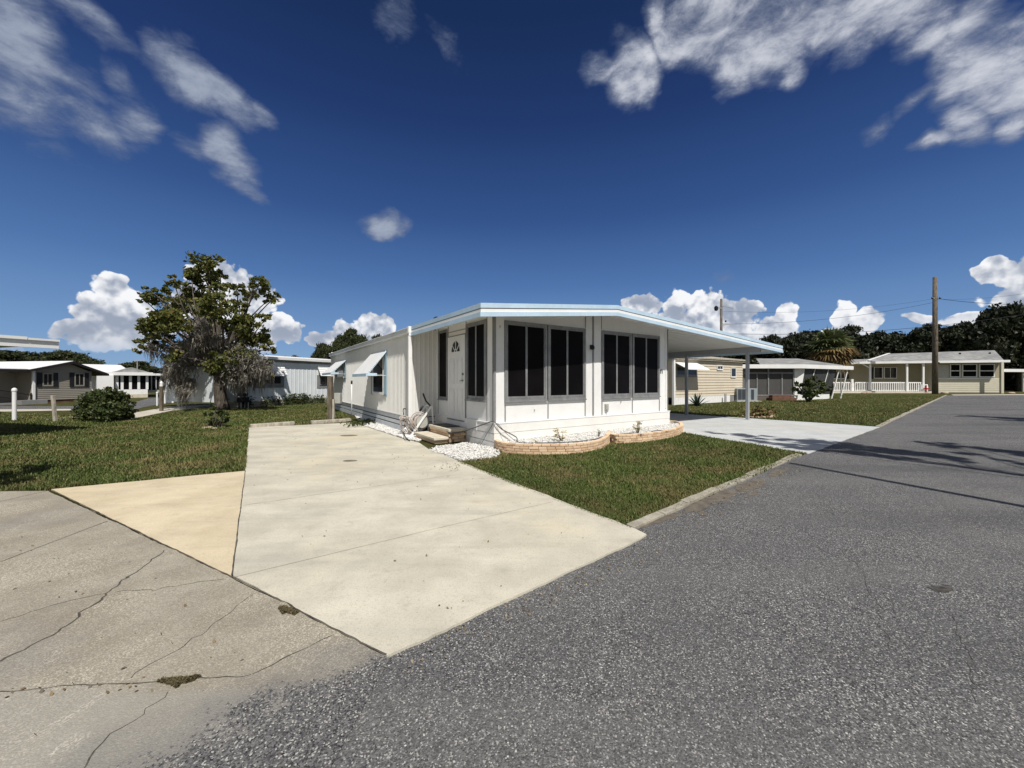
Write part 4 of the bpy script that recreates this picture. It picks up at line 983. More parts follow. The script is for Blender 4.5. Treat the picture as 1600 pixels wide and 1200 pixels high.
ma = [(*P3(px, py, OY + r.uniform(-1.2, .8)), rr / F * OY) for px, py, rr in mspec]
ma2 = [(*P3(px, py, OY + r.uniform(-1.2, .8)), rr / F * OY * .7) for px, py, rr in [(282,592,16),(290,612,6),(378,592,10),(395,590,10),(300,592,8),(275,575,14),(408,588,6),(425,580,4)]]
moss(oak, ma * 2 + ma2 * 2, 3100, .3, 1.05)
mt_ = np.vstack([np.array([[a[0] - ob.x, a[1] - ob.y, a[2]]]) + nr.normal(size=(int(600 * a[3]), 3)) * a[3] * .55 for a in ma])
leaf_mesh('moss_tangle', mt_, .05, M['moss'], oak, 4.0, .9)
# shrubs
def shrub(name, label, base, blobs, leafmat, per, lsize, cat='shrub', group=None, stems=6, sub=10, spread=.34, rs=.02):
    root = empty(name, (base[0], base[1], 0), 0, label, cat, group)
    cl = [(x - base[0], y - base[1], z, r_) for x, y, z, r_ in blobs]; mb = MB()
    for i in range(stems):
        x, y, z, r_ = cl[i % len(cl)]; e = Vector((x, y, z + r_ * .3)); a = Vector((rng.uniform(-.06, .06), rng.uniform(-.06, .06), -.03))
        mb.tube([a, a.lerp(e, .5) + Vector((rng.uniform(-.1, .1), rng.uniform(-.1, .1), .05)), e], [rs, rs * .7, rs * .25], 6)
    mb.build('stem', M['bark'], root, smooth=True)
    leaf_mesh('foliage', clump_leaves(cl, per, sub, spread, .8), lsize, M[leafmat], root); return root
bb = G(163, 657.5); Yb = bb.y
shrub('round_shrub', 'wide rounded green bush alone on lawn between white post and oak', bb,
      [(*P3(px, py, Yb + dy), rr / F * Yb) for px, py, rr, dy in ((165,632,26,.2),(140,640,17,-.1),(190,640,18,.1),(165,615,12,0),(150,625,18,.5),(180,625,18,.5),(165,645,24,-.4),(128,645,9,.1),(203,645,8,.1),(205,632,5,0),(155,612,6,.2),(185,612,6,.1),(130,628,6,0),(198,620,5,.3))], 'bushleaf', 5200, .07, sub=22)
bb = G(341, 668); Yb = bb.y
shrub('young_shrub', 'small dark glossy shrub ringed by stones in front of the oak trunk', bb,
      [(*P3(px, py, Yb + dy), rr / F * Yb) for px, py, rr, dy in ((341,650,11,0),(333,655,8,.1),(350,655,8,-.1),(332,636,5,0),(336,644,7,.1),(353,645,6,.1),(322,648,4,0),(342,662,9,0),(328,660,5,0),(330,630,3,0))], 'bushleaf', 5200, .06)
def rock(c, s, label=None, group=None, name='rock'):
    k = 12; prof = []; mb = MB(); vs = []; h_ = s * .55
    for j, (rr, z) in enumerate(((.75, -.1), (1, .15), (.9, .6), (.5, .95))):
        for i in range(k):
            a = i / k * 6.283; w = 1 + .28 * mnoise.noise(Vector((c[0] * 7 + math.cos(a) * 1.3, c[1] * 7 + math.sin(a) * 1.3, j * .8)))
            vs.append((math.cos(a) * rr * s * w, math.sin(a) * rr * s * w * .8, z * h_))
    mb.add(vs, [(j*k+i, j*k+(i+1)%k, (j+1)*k+(i+1)%k, (j+1)*k+i) for j in range(3) for i in range(k)] + [tuple(range(3*k, 4*k)), tuple(range(k))[::-1]])
    o = mb.build(name, M['stone'], None, smooth=False, bevel=.004); o.location = (c[0], c[1], c[2] if len(c) > 2 else 0); o.rotation_euler = (0, 0, rng.uniform(0, 6)); return tag(o, label, 'rock', group)
for i, (px, py, s) in enumerate(((343,667,.17),(328,669,.11),(335,670.5,.10),(321,670,.12),(352,666,.10))):
    rock((*G(px, py), 0), s, ('largest pinkish stone at the foot of the young shrub', 'small stones edging the soil round the young shrub')[min(i, 1)], 'stones round the young shrub')
# right bush in front of the screened porch
bb = G(1264, 628.3); Yb = bb.y
shrub('tall_shrub', 'dark vase shaped bush in front of the screened porch across the lawn', bb,
      [(*P3(px, py, Yb + dy), rr / F * Yb) for px, py, rr, dy in ((1264,610,14,0),(1250,608,10,.2),(1278,607,10,.2),(1265,597,11,.1),(1283,600,7,0),(1246,600,6,0),(1257,617,8,0),(1273,615,8,0),(1270,591,6,0),(1287,610,6,0),(1241,607,4,0))], 'bushleaf', 900, .13, stems=9, rs=.05)
# background oaks
def oak_mesh(seed, h, R_, per, ls, mat, sub=8):
    r = random.Random(seed); cl = []
    for i in range(17):
        a = r.uniform(0, 6.283); q = r.uniform(.15, .8) * R_; z = h * (.50 + .5 * math.sqrt(max(0, 1 - (q / R_) ** 2)) * r.uniform(.45, 1)) - h * .12
        cl.append((math.cos(a) * q, math.sin(a) * q, z, R_ * r.uniform(.22, .36)))
    for i in range(8):
        a = i / 8 * 6.283 + r.uniform(-.2, .2); cl.append((math.cos(a) * R_ * .75, math.sin(a) * R_ * .75, h * r.uniform(.30, .5), R_ * .27))
    return cl
protos = {}
def bg_oak(px, Y, ytop, wpx, label, mat='darkleaf', variant=0, group='oaks behind the houses', rot=None, per=None):
    key = (mat, variant); x = (px - CX) / F * Y; h = H + (HY - ytop) / F * Y; W_ = wpx / F * Y
    if key not in protos:
        cl = oak_mesh(variant * 13 + 5, 10, 6, 0, 0, mat); root = empty('oak_tree', (0, 0, 0))
        mb = MB(); branchy(mb, (0, 0, -.1), cl[:12], .42, 3.2, 1, variant + 2); mb.build('trunk', M['bark'], root, smooth=True)
        leaf_mesh('crown', clump_leaves(cl, 620 if mat == 'darkleaf' else 760, 9, .34, .7), .34 if mat == 'darkleaf' else .30, M[mat], root)
        protos[key] = root; o = root
    else:
        s = protos[key]; o = s.copy(); COL.objects.link(o)
        for ch in s.children: c_ = ch.copy(); COL.objects.link(c_); c_.parent = o
    o.location = (x, Y, 0); o.scale = (W_ / 12.6, W_ / 12.6, h / 9.9); o.rotation_euler = (0, 0, rng.uniform(0, 6.28) if rot is None else rot)
    tag(o, label, 'tree', group); return o
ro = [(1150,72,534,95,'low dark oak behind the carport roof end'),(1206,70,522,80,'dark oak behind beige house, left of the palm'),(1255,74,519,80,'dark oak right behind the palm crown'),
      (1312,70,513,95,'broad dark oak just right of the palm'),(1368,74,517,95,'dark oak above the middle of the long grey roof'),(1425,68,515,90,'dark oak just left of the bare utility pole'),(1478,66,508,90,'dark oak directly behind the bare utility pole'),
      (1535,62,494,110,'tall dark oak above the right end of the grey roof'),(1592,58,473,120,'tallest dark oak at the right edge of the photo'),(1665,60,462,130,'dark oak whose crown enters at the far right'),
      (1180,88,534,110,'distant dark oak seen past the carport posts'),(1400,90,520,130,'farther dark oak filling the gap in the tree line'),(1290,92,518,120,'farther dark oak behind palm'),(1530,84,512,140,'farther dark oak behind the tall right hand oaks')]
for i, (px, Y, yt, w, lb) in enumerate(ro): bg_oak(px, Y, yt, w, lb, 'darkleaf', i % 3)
lo = [(20,64,548,150,'wide dark oak behind the grey house roof, far left',0),(88,62,545,90,'dark oak rising above peak of the grey gabled house',1),(133,58,556,50,'smaller light green oak right of the grey gable',2),(210,80,565,60,'low oak behind the white screened house',0),
      (290,84,566,70,'distant oak seen through the hanging moss',1),(545,52,514,64,'oak rising behind far end of the white mobile home',2),(508,58,537,50,'lower oak left of the one behind the mobile home',0),(583,56,518,52,'oak just showing over the mobile home roof',1),(455,95,553,36,'tiny distant oak above the pale blue home',1),(175,95,572,60,'faint low oak between the two left houses',2)]
for i, (px, Y, yt, w, lb, vr) in enumerate(lo): bg_oak(px, Y, yt, w, lb, 'midleaf', vr, 'oaks behind the left houses')
# cabbage palm
def palm(px, py, Y, rad, label):
    x, y, z = P3(px, py, Y); root = empty('cabbage_palm', (x, y, 0), 0, label, 'palm tree')
    MB().tube([(0, 0, -.1), (.05, 0, z * .4), (0, 0, z - .3)], [.26, .22, .20], 10).build('trunk', M['bark'], root, smooth=True)
    for nm, mat, k, lo_, hi_ in (('green_fronds', 'palm', 60, -.05, 1.55), ('dry_fronds', 'palmdry', 60, -1.2, .25)):
        V, Fc = [], []; b = 0
        for i in range(k):
            a = rng.uniform(0, 6.283); el = rng.uniform(lo_, hi_); d = Vector((math.cos(a) * math.cos(el), math.sin(a) * math.cos(el), math.sin(el))); L0 = rad * rng.uniform(.25, .5)
            c_ = Vector((0, 0, z)) + d * L0; side = d.cross(Vector((0, 0, 1))).normalized(); upv = side.cross(d)
            for j in range(17):
                t = (j - 8) / 8 * 1.7; e = (d * math.cos(t) + side * math.sin(t)).normalized(); Ls = rad * rng.uniform(.42, .62); w = side.cross(e).normalized() if abs(t) < .1 else upv
                ww = (upv.cross(e)).normalized() * rad * .03; m1 = c_ + e * Ls * .6; tip = c_ + e * Ls + Vector((0, 0, -rad * rng.uniform(.08, .22)))
                V += [tuple(c_ - ww * .5), tuple(c_ + ww * .5), tuple(m1 + ww), tuple(m1 - ww), tuple(tip)]
                Fc += [(b, b+1, b+2), (b, b+2, b+3), (b+3, b+2, b+4)]; b += 5
            st = Vector((0, 0, z)); V += [tuple(st - side * .03), tuple(st + side * .03), tuple(c_)]; Fc.append((b, b+1, b+2)); b += 3
        mesh_np(nm, V, Fc, M[mat], root, 3)
    return root
palm(1297, 547, 41, 2.75, 'bushy cabbage palm with green top and dry brown skirt behind the screened porch')
# agave
ag = G(1089, 634.5); root = empty('agave', (*ag, 0), 0, 'spiky dark agave on the lawn behind the carport posts', 'agave'); mb = MB()
for i in range(26):
    a = i * 2.4; el = .25 + 1.15 * (i / 26) ** .8; L_ = rng.uniform(.75, .98); d = Vector((math.cos(a) * math.cos(el), math.sin(a) * math.cos(el), math.sin(el))); sd_ = Vector((-math.sin(a), math.cos(a), 0)); up_ = sd_.cross(d)
    vs = []
    for t_, w in ((0, .05), (.25, .062), (.6, .048), (1, .002)):
        p = d * L_ * t_ + Vector((0, 0, -.12 * t_ * t_ * math.cos(el))); vs += [p - sd_ * w + up_ * w * .0, p - up_ * -.25 * w, p + sd_ * w, p - up_ * .35 * w]
    mb.add(vs, [(4*i_+j, 4*i_+(j+1)%4, 4*i_+4+(j+1)%4, 4*i_+4+j) for i_ in range(3) for j in range(4)])
mb.build('leaf_rosette', M['agave'], root)
# plants in the planter
def croton(px, py, hpx, label, k, spread, mat='yleaf', strap=False):
    p = G(px, py, .17); root = empty('bedding_plant', (p.x, p.y, .17), 0, label, 'plant', 'plants in the curved planter'); s = p.y / F; V, Fc = [], []; b = 0; mb = MB()
    for i in range(k):
        a = rng.uniform(0, 6.28); hh = hpx * s * rng.uniform(.35, 1); q = Vector((math.cos(a) * spread * rng.random(), math.sin(a) * spread * rng.random(), hh))
        mb.tube([(0, 0, -.02), q * .5, q], [.008, .006, .003], 5)
        for j in range(1 if strap else 7):
            a2 = rng.uniform(0, 6.28); e = Vector((math.cos(a2), math.sin(a2), rng.uniform(.1, .8) if not strap else 2)).normalized(); sdv = Vector((-math.sin(a2), math.cos(a2), 0)); L_ = rng.uniform(.06, .12) * (1 if not strap else 1.5); w = L_ * (.22 if not strap else .06)
            o_ = q - Vector((0, 0, rng.uniform(0, .07))); V += [tuple(o_), tuple(o_ + e * L_ * .5 + sdv * w), tuple(o_ + e * L_ + Vector((0, 0, -L_ * .25))), tuple(o_ + e * L_ * .5 - sdv * w)]; Fc.append((b, b+1, b+2, b+3)); b += 4
    mb.build('stem', M['bark'], root); mesh_np('foliage', V, Fc, M[mat], root)
croton(878, 690, 22, 'pale yellow leaved plant on the left of the curved planter', 7, .16); croton(997, 678, 21, 'yellow and brown croton on the right of the curved planter', 10, .13)
croton(935, 683, 12, 'thin grassy sprout in the middle of the curved planter', 8, .10, 'bushleaf', True); croton(838, 693, 7, 'tiny pale seedling left of the yellow leaved plant', 3, .07)

# ---------------------------------------------------------------- grass blades
def blades(name, polys, dens0, zbase, label, holes=(), hgt=.042, near=4.5, dmin=1.0, maxd=60):
    allp = []
    for poly in polys:
        P = np.array([[p[0], p[1]] for p in poly]); lo_, hi_ = P.min(0), P.max(0); area = float(np.prod(hi_ - lo_)); k = int(area * dens0)
        for c0 in range(0, k, 2000000):
            q = nr.uniform(lo_, hi_, (min(2000000, k - c0), 2)); d = np.hypot(q[:, 0], q[:, 1])
            keep = (nr.random(len(q)) < np.clip((near / np.maximum(d, .1)) ** 1.75, .0, 1)) & (np.abs(q[:, 0]) < q[:, 1] * 1.42 + 1) & (d < maxd); q = q[keep]; q = q[in_poly(P, q[:, 0], q[:, 1])]
            for h_ in holes: q = q[~in_poly(h_, q[:, 0], q[:, 1])]
            allp.append(q)
    q = np.vstack(allp); k = len(q); d = np.hypot(q[:, 0], q[:, 1]); s = np.clip(d / near, 1, 6) ** .75
    pn = np.sin(q[:, 0] * 2.1 + 1.3 * np.sin(q[:, 1] * 1.7)) * np.sin(q[:, 1] * 1.9 + .8) * .25 + .85
    a = nr.uniform(0, 6.28, k); lean = nr.uniform(.1, .95, k); h_ = hgt * nr.uniform(.45, 1.2, k) * pn * np.minimum(s, 1.8); w = .0032 * s * nr.uniform(.7, 1.4, k)
    dx, dy = np.cos(a), np.sin(a); px_, py_ = -dy, dx; z0 = np.full(k, zbase)
    b0 = np.stack([q[:, 0] - px_ * w, q[:, 1] - py_ * w, z0], 1); b1 = np.stack([q[:, 0] + px_ * w, q[:, 1] + py_ * w, z0], 1)
    m0 = np.stack([q[:, 0] + dx * lean * h_ * .45 + px_ * w * .8, q[:, 1] + dy * lean * h_ * .45 + py_ * w * .8, z0 + h_ * .62], 1); m1 = m0 - np.stack([px_, py_, z0 * 0], 1) * (w * 1.6)[:, None]
    tp = np.stack([q[:, 0] + dx * lean * h_ * 1.2, q[:, 1] + dy * lean * h_ * 1.2, z0 + h_ * .92], 1)
    V = np.stack([b0, b1, m0, m1, tp], 1); i0 = (np.arange(k) * 5)[:, None]
    Fc = np.concatenate([i0 + np.array([[0, 1, 2]]), i0 + np.array([[0, 2, 3]]), i0 + np.array([[3, 2, 4]])], 1).reshape(-1, 3)
    o = mesh_np(name, V, Fc, M['blade'], None, 3); print(name, k, 'blades')
    return tag(o, label, 'grass', None, 'stuff')
lawnA = [G(712,722.5), G(780,716), G(772,704), G(790,709.5), G(820,711.5), G(850,712), G(885,711.5), G(915,709), G(940,703.5), G(954,694.5), G(975,694.5), G(1000,693), G(1025,690), G(1045,686.5), G(1060,682.5), G(1068,677), G(1262,709.5), K1b, K1a + Vector((-.03,-.01)), G(984,828.5), G(796,757)]
blades('front_grass', [lawnA], 11000, 0, 'mown green grass between cream driveway, planter and road kerb', maxd=30)
lawnB = [G(-260,768), G(75,767), G(384,735.5), G(389,668.5), G(551,660), G(556,661), Hm.W(XH - .02, YE * .8), Hm.W(XH, YE), G(500,628), G(345,637), G(270,642.5), G(205,656), G(118,650), G(0,644), G(-300,644)]
blades('left_grass', [lawnB], 7500, 0, 'patchy mown grass of the wide lawn left of the driveway', maxd=34)
lawnC = [G(1040,644.5), G(1167,653.5), G(1320,663.5), G(1375,667.3), G(1476,618.5), G(1290,616), G(1190,625), G(1052,634)]
blades('right_grass', [lawnC], 2600, 0, 'yellowish mown grass between pale carport drive and beige house', maxd=60)
def weed(pts, label, k):
    P = [G(*p) for p in pts]; q = scatter(P, k * 2, .014, .024); o = leaf_mesh('moss_tuft', q, .014, M['moss2'], None, 1.6, 0, .5, 2.5); return tag(o, label, 'weeds', None, 'stuff')
M['moss2'] = m_leaf('brown_green_moss', [(.07,.062,.03), (.13,.105,.055), (.09,.07,.04)], .05, .9)
weed([(436,953),(444,951),(450,954),(466,960),(460,964),(448,960),(441,963)], 'small clump of green weeds in seam beside the cream driveway', 330)
weed([(246,1069),(268,1066),(290,1065),(312,1061),(300,1069),(282,1072),(276,1079),(268,1073)], 'brown mossy weeds growing in a crack of the old pavement', 560)

# dry leaves, grit and stray pebbles lying on slab and road edge
q = []
def litter(poly, k, z): q.append(scatter([G(*p) for p in poly], k, z, z + .006))
litter([(640,700),(780,760),(740,775),(600,720)], 60, .026); litter([(690,722),(722,728),(712,742),(686,736)], 90, .026); litter([(380,760),(620,1010),(980,835),(700,745),(560,670),(400,680)], 150, .026)
litter([(1000,838),(1250,722),(1262,735),(1040,850)], 260, .010); litter([(605,1036),(1005,846),(1030,866),(640,1060)], 160, .010); litter([(0,800),(360,915),(560,1020),(0,1180)], 45, .015); litter([(0,1075),(240,1070),(240,1085),(0,1095)], 22, .015)
litter([(1270,712),(1380,670),(1480,619),(1500,622),(1400,680)], 200, .010)
lt_ = leaf_mesh('leaf_litter', np.vstack(q), .014, m_leaf('dry_leaf', [(.10,.07,.04), (.22,.16,.09), (.30,.27,.20), (.06,.05,.04)], 0, .9), None, 1.5, 0, .6, 3.0)
tag(lt_, 'dry leaves and grit scattered on driveway, old pavement and road edge', 'litter', None, 'stuff')
for i, (pts, w) in enumerate((([(1318,860),(1352,905),(1372,960),(1388,1010)], .005), ([(1330,905),(1375,915),(1400,960)], .004), ([(1480,960),(1515,1020),(1525,1100)], .005), ([(1100,800),(1180,838),(1240,842),(1330,880)], .004), ([(1290,760),(1380,772),(1500,800),(1600,812)], .006))):
    crack(pts, w * .8, .0085, .05, 20 + i)

# ---------------------------------------------------------------- hose, reel and posts by the home
def tubeobj(name, pts, r, mat, label=None, cat=None, parent=None, n_=7, group=None):
    o = MB().tube(pts, r, n_).build(name, M[mat], parent, smooth=True); return tag(o, label, cat, group)
def Wz(x, y, z): p = Hm.W(x, y); return Vector((p.x, p.y, z))
def G3(px, py, z): p = G(px, py, z); return Vector((p.x, p.y, z))
hs_ = [Wz(-.52, ysN + 1.5, .30), Wz(-.50, ysN + 1.33, .27), Wz(-.30, 1.05, .30), Wz(-.12, .45, .50), Wz(-.06, .10, ZS + .03), Wz(-.05, -.09, ZS + .045), Wz(.12, -.12, .46), Wz(.45, -.2, .27)]
hs_ += [G3(812,691.5,.2), G3(850,692,.21), G3(900,690,.21), G3(930,686,.21), G3(945,681.5,.215), G3(962,679,.21), G3(985,677.5,.215), G3(1003,679,.21)]
tubeobj('garden_hose', catmull(hs_, .05), .013, 'hose', 'thin grey hose looped over the home corner and along the planter edge', 'hose')
tubeobj('loose_cable', catmull([Wz(-.05, -.03, ZS + .02), Wz(-.09, .22, .30), Wz(-.12, .42, .05)], .05), .006, 'hose', 'thin cable hanging down left side of the home corner', 'cable')
tubeobj('loose_cable', catmull([Wz(.02, -.10, ZS + .02), Wz(.20, -.2, .36), Wz(.36, -.3, .2)], .05), .006, 'hose', 'thin cable hanging from the home corner into the planter', 'cable')
tubeobj('bent_cable', catmull([Wz(XH - .06, YP + .35, .1), Wz(XH - .10, YP + .38, .5), Wz(XH - .14, YP + .3, .72), Wz(XH - .12, YP + .15, .74)], .05), .014, 'black', 'black cable bent upright beside the foot of the downspout', 'cable')
tubeobj('bent_cable', catmull([G3(630,672,.15), G3(633,682,.12), G3(640,689,.03), G3(634,686,.03)], .04), .012, 'black', 'black cable curling on the white stones by the downspout', 'cable')
tubeobj('edging_hose', catmull([G3(1018,674,.2), G3(1030,672.5,.22), G3(1044,675,.2)], .04), .012, 'hose', 'short piece of grey pipe in the right end of the planter', 'pipe')
# hose reel cart leaning by the steps
hc = Hm.W(-.62, 2.95)
reel = empty('hose_reel', (hc.x, hc.y, 0), TH, 'white hose reel cart with tangled pale hose and black handle, beside the entry steps', 'hose reel')
fr_ = MB()
for yy in (-.20, .20):
    fr_.bar((-.35, yy, .05), (.25, yy, .85), .035, .05); fr_.bar((.25, yy, .85), (.32, yy, .08), .03, .04); fr_.bar((-.38, yy, .05), (.34, yy, .05), .04, .03)
fr_.bar((.25, -.2, .85), (.25, .2, .85), .03, .03); fr_.bar((-.35, -.2, .06), (-.35, .2, .06), .04, .03); fr_.bar((.0, -.2, .5), (.0, .2, .5), .04, .04)
fr_.build('cart_frame', M['white'], reel, bevel=.005)
hn = MB(); hn.tube([(.25, -.16, .82), (.10, -.16, .98), (.06, -.1, 1.12)], .022, 8); hn.tube([(.06, -.1, 1.12), (.10, .06, 1.18)], .024, 8); hn.tube([(-.1, -.22, .72), (-.02, -.24, .86)], .03, 8); hn.build('handle', M['black'], reel, smooth=True)
for yy in (-.25, .25):
    wl = MB(); wl.tube([(.30, yy - .025, .13), (.30, yy + .025, .13)], .13, 16); wl.build('wheel', M['black'], reel)
dm = MB(); dm.tube([(-.02, -.17, .42), (-.02, .17, .42)], .09, 14)
for yy in (-.175, .175):
    dm.tube([(-.02, yy - .008, .42), (-.02, yy + .008, .42)], .17, 22)
dm.build('drum', M['porcelain'], reel)
M['palehose'] = pm('pale_hose', (.50,.44,.40), .5, .25, 6)
cp = []
for i in range(190):
    a = i * .42; rr = .12 + .035 * math.sin(i * .037) + .03 * (i // 40); cp.append((-.02 + rr * math.cos(a), -.15 + .30 * abs(((i * .02) % 2) - 1), .42 + rr * math.sin(a)))
MB().tube(cp, .014, 6).build('coiled_hose', M['palehose'], reel, smooth=True)
lp = MB(); 
for j in range(7):
    a0 = rng.uniform(0, 3); c0 = Vector((-.30 - .05 * j * rng.random(), -.25 + .08 * j, .30 + .05 * rng.random()))
    pts = [c0 + Vector((.13 * math.cos(t + a0) * rng.uniform(.8, 1.2), .10 * math.sin(t + a0), .24 * math.sin(t * 1.02))) for t in [k * .5 for k in range(14)]]
    lp.tube(catmull(pts, .03), .013, 6)
lp.build('loose_hose_loops', M['palehose'], reel, smooth=True)
MB().box(-.62, -.30, -.30, .20, .03, .075).build('splash_block', M['white'], reel, bevel=.01)
# white stand pipe near the home wall
sp_ = G(549.5, 653); pr_ = empty('vent_pipe', (*sp_, 0), 0, 'thin white upright pipe with dark cap in front of the side wall', 'pipe')
MB().tube([(0, 0, -.02), (0, 0, 1.42)], .022, 10).build('pipe', M['white'], pr_, smooth=True); MB().tube([(0, 0, 1.42), (0, 0, 1.56)], .034, 10).build('cap', M['black'], pr_, smooth=True)
# low weeds at the base of it
q = np.column_stack([nr.normal(0, .22, 260) + G(566, 663).x, nr.normal(0, .45, 260) + G(566, 663).y, nr.uniform(0, .13, 260)]); tag(leaf_mesh('weed_clump', q, .06, M['bushleaf'], None, 1.8, -.3), 'low green weeds where driveway, lawn and mobile home meet', 'weeds', None, 'stuff')
# bumper timbers at the end of the slab
for (a, b), lb in ((((392,669.5),(461,664.5)), 'left grey timber lying across the far end of the driveway'), (((487,663.5),(549,659.5)), 'right grey timber lying across the far end of the driveway, by the meter post')):
    pa, pb = G(*a), G(*b); d = pb - pa; o = MB().box(0, d.length, 0, .20, .0, .13).build('parking_timber', M['timber'], None, bevel=.015); o.location = (pa.x, pa.y, .0); o.rotation_euler = (0, 0, math.atan2(d.y, d.x)); tag(o, lb, 'timber', 'timbers at the end of the driveway')
# meter post
mp_ = G(515.5, 672.5, 0) if False else G(516, 657); root = empty('meter_post', (*mp_, 0), 0, 'weathered brown wooden post with grey meter box at the far corner of the driveway', 'post'); Ym = mp_.y; s_ = Ym / F
hh = H + (HY - 588) * s_
MB().box(-.085, .085, -.085, .085, -.05, hh).build('post', M['wood'], root, bevel=.01); MB().box(.09, .17, -.05, .03, -.05, hh * .48).build('pale_stake', M['timber'], root, bevel=.005)
MB().box(.10, .34, .1, .3, hh * .38, hh * .62).build('meter_box', M['porcelain'], root, bevel=.01)
MB().box(-.16, -.09, .1, .3, .1, hh * .62).build('side_board', M['timber'], root, bevel=.005)
# white bollards and small posts on the left
def bollard(px, yb, yt, wpx, label, mat='white', group='white posts on the left lawn', cap=True, name='white_post'):
    p = G(px, yb); s = p.y / F; h_ = (yb - yt) * s; r_ = wpx * s / 2
    pf = [(r_, -.05), (r_, h_ - r_ * 2.2), (r_ * 1.22, h_ - r_ * 2.1), (r_ * 1.22, h_ - r_ * 1.2), (r_ * .95, h_ - r_ * .4), (r_ * .3, h_)] if cap else [(r_, -.05), (r_, h_)]
    o = MB().lathe(pf, (0, 0, 0), 14).build(name, M[mat], None, smooth=False); o.location = (p.x, p.y, 0); return tag(o, label, 'post', group)
bollard(22.5, 657.5, 606, 5, 'tall white round post nearest the left edge of the photo')
bollard(245.5, 634, 612, 2.2, 'short white post left of the dark lamp post'); bollard(257.8, 630.5, 610.5, 2.2, 'short white post right of the dark lamp post'); bollard(270, 629.5, 595, 2.8, 'taller white post by the side lane, left of the oak')
bollard(278.5, 634.5, 616, 2.4, 'short thick white capped post nearest the oak moss')
p = G(87.5, 659); s = p.y / F; o = MB().bar((-.02, 0, -.05), (-.12, 0, 41 * s), .09, .09).build('fence_post', M['timber'], None, bevel=.008); o.location = (p.x, p.y, 0); tag(o, 'leaning weathered grey wooden post between white post and round bush', 'post')
p = G(252.3, 642.5); s = p.y / F; root = empty('lamp_post', (*p, 0), 0, 'dark wooden lamp post with small white lantern by the footpath', 'lamp post')
MB().box(-.06, .06, -.06, .06, -.05, 38 * s).build('post', M['wood'], root); MB().lathe([(.04, 38*s), (.08, 38*s + .03), (.08, 38*s + .2), (.02, 38*s + .3)], (0, 0, 0), 10).build('lantern', M['white'], root)

# ---------------------------------------------------------------- neighbouring houses
def house(name, P0, P1, label, cat='house'):
    fr = Frame(P0, P1); return fr, empty(name, (fr.o.x, fr.o.y, 0), fr.th, label, cat)
def win(fr, root, pxa, pxb, pya, pyb, y=0., mat='glass', frame='white', sash=1, name='window', ft=.05):
    xa, xb = fr.X(pxa, y), fr.X(pxb, y); xm = (xa + xb) / 2; z1, z0 = fr.Z(xm, y, pya), fr.Z(xm, y, pyb)
    o = sash_window(root, xa, xb, z0, z1, y - .05, sash, fr=frame, pane=mat, ft=ft, st=.04, sill=0, dep=.06, name=name); return xa, xb, z0, z1, o
# grey gabled house, far left
P0 = G(50, 631); P1 = P0 + Vector((math.sin(R(10)), math.cos(R(10)))) * 3.2
fr, hh_ = house('gabled_house', P0, P1, 'grey gabled house with black shutters and dark roof edge at far left')
ex = fr.X(143); zb = fr.Z(.5, 0, 625); ze = fr.Z(0, 0, 578); za = fr.Z(fr.X(108), 0, 568); xa = fr.X(108)
ww = MB(); lap_wall(ww, (0, 0), (ex, 0), zb, min(ze, fr.Z(ex, 0, 582)), .13, .02)
ww.prism([(0, .001), (ex, .001), (ex, 8), (0, 8)], zb, ze - .02)
ww.add([(0, -.01, ze - .1), (ex, -.01, ze - .1), (ex, -.01, fr.Z(ex, 0, 582)), (xa, -.01, za), (0, -.01, ze)], [(0, 1, 2, 3, 4)])
lap_wall(ww, (-5.5, 1.4), (0, 1.4), zb - .1, ze, .13, .02); ww.box(-5.5, 0, 1.42, 8, zb, ze)
ww.build('wall', M['taupe'], hh_)
sk_ = MB(); sk_.box(.02, ex - .02, .03, 7.9, -.05, zb); sk_.box(-5.4, 0, 1.46, 7.9, -.05, zb - .1); sk_.build('brick_base', M['redbrick'], hh_)
rr_ = MB(); o_ = .35
zl = ze - .05 - o_ * (za - ze) / xa; zr = za - (ex + o_ + .5 - xa) * (za - fr.Z(ex, 0, 580)) / (ex - xa)
rr_.hexa([(-o_, -.4, zl), (xa, -.4, za), (xa, 8.2, za), (-o_, 8.2, zl)], [(-o_, -.4, zl + .16), (xa, -.4, za + .16), (xa, 8.2, za + .16), (-o_, 8.2, zl + .16)])
rr_.hexa([(xa, -.4, za), (ex + o_ + .5, -.4, zr), (ex + o_ + .5, 8.2, zr), (xa, 8.2, za)], [(xa, -.4, za + .16), (ex + o_ + .5, -.4, zr + .16), (ex + o_ + .5, 8.2, zr + .16), (xa, 8.2, za + .16)])
rr_.build('roof', M['darktrim'], hh_)
lw2 = MB(); lw2.hexa([(-7, -.3, ze - .02), (-.36, -.3, ze - .02), (-.36, 5, ze + .62), (-7, 5, ze + .62)], [(-7, -.3, ze + .06), (-.36, -.3, ze + .06), (-.36, 5, ze + .70), (-7, 5, ze + .70)])
lw2.hexa([(-.3, -.38, zl + .165), (xa, -.38, za + .165), (xa, 8.2, za + .165), (-.3, 8.2, zl + .165)], [(-.3, -.38, zl + .19), (xa, -.38, za + .19), (xa, 8.2, za + .19), (-.3, 8.2, zl + .19)])
lw2.build('metal_roof', M['roofw'], hh_)
MB().box(-7, -.37, -.34, -.301, ze - .16, ze + .03).build('porch_fascia', M['darktrim'], hh_)
for pa, pb in ((65.5, 82), (115.5, 131)):
    x0_, x1_, z0_, z1_, wo = win(fr, hh_, pa, pb, 583, 603.5, 0, 'glass', 'taupe', 2)
    for q0, q1 in ((x0_ - .26, x0_ - .02), (x1_ + .02, x1_ + .26)): MB().box(q0, q1, -.07, -.02, z0_ - .03, z1_ + .03).build('shutter', M['black'], hh_)
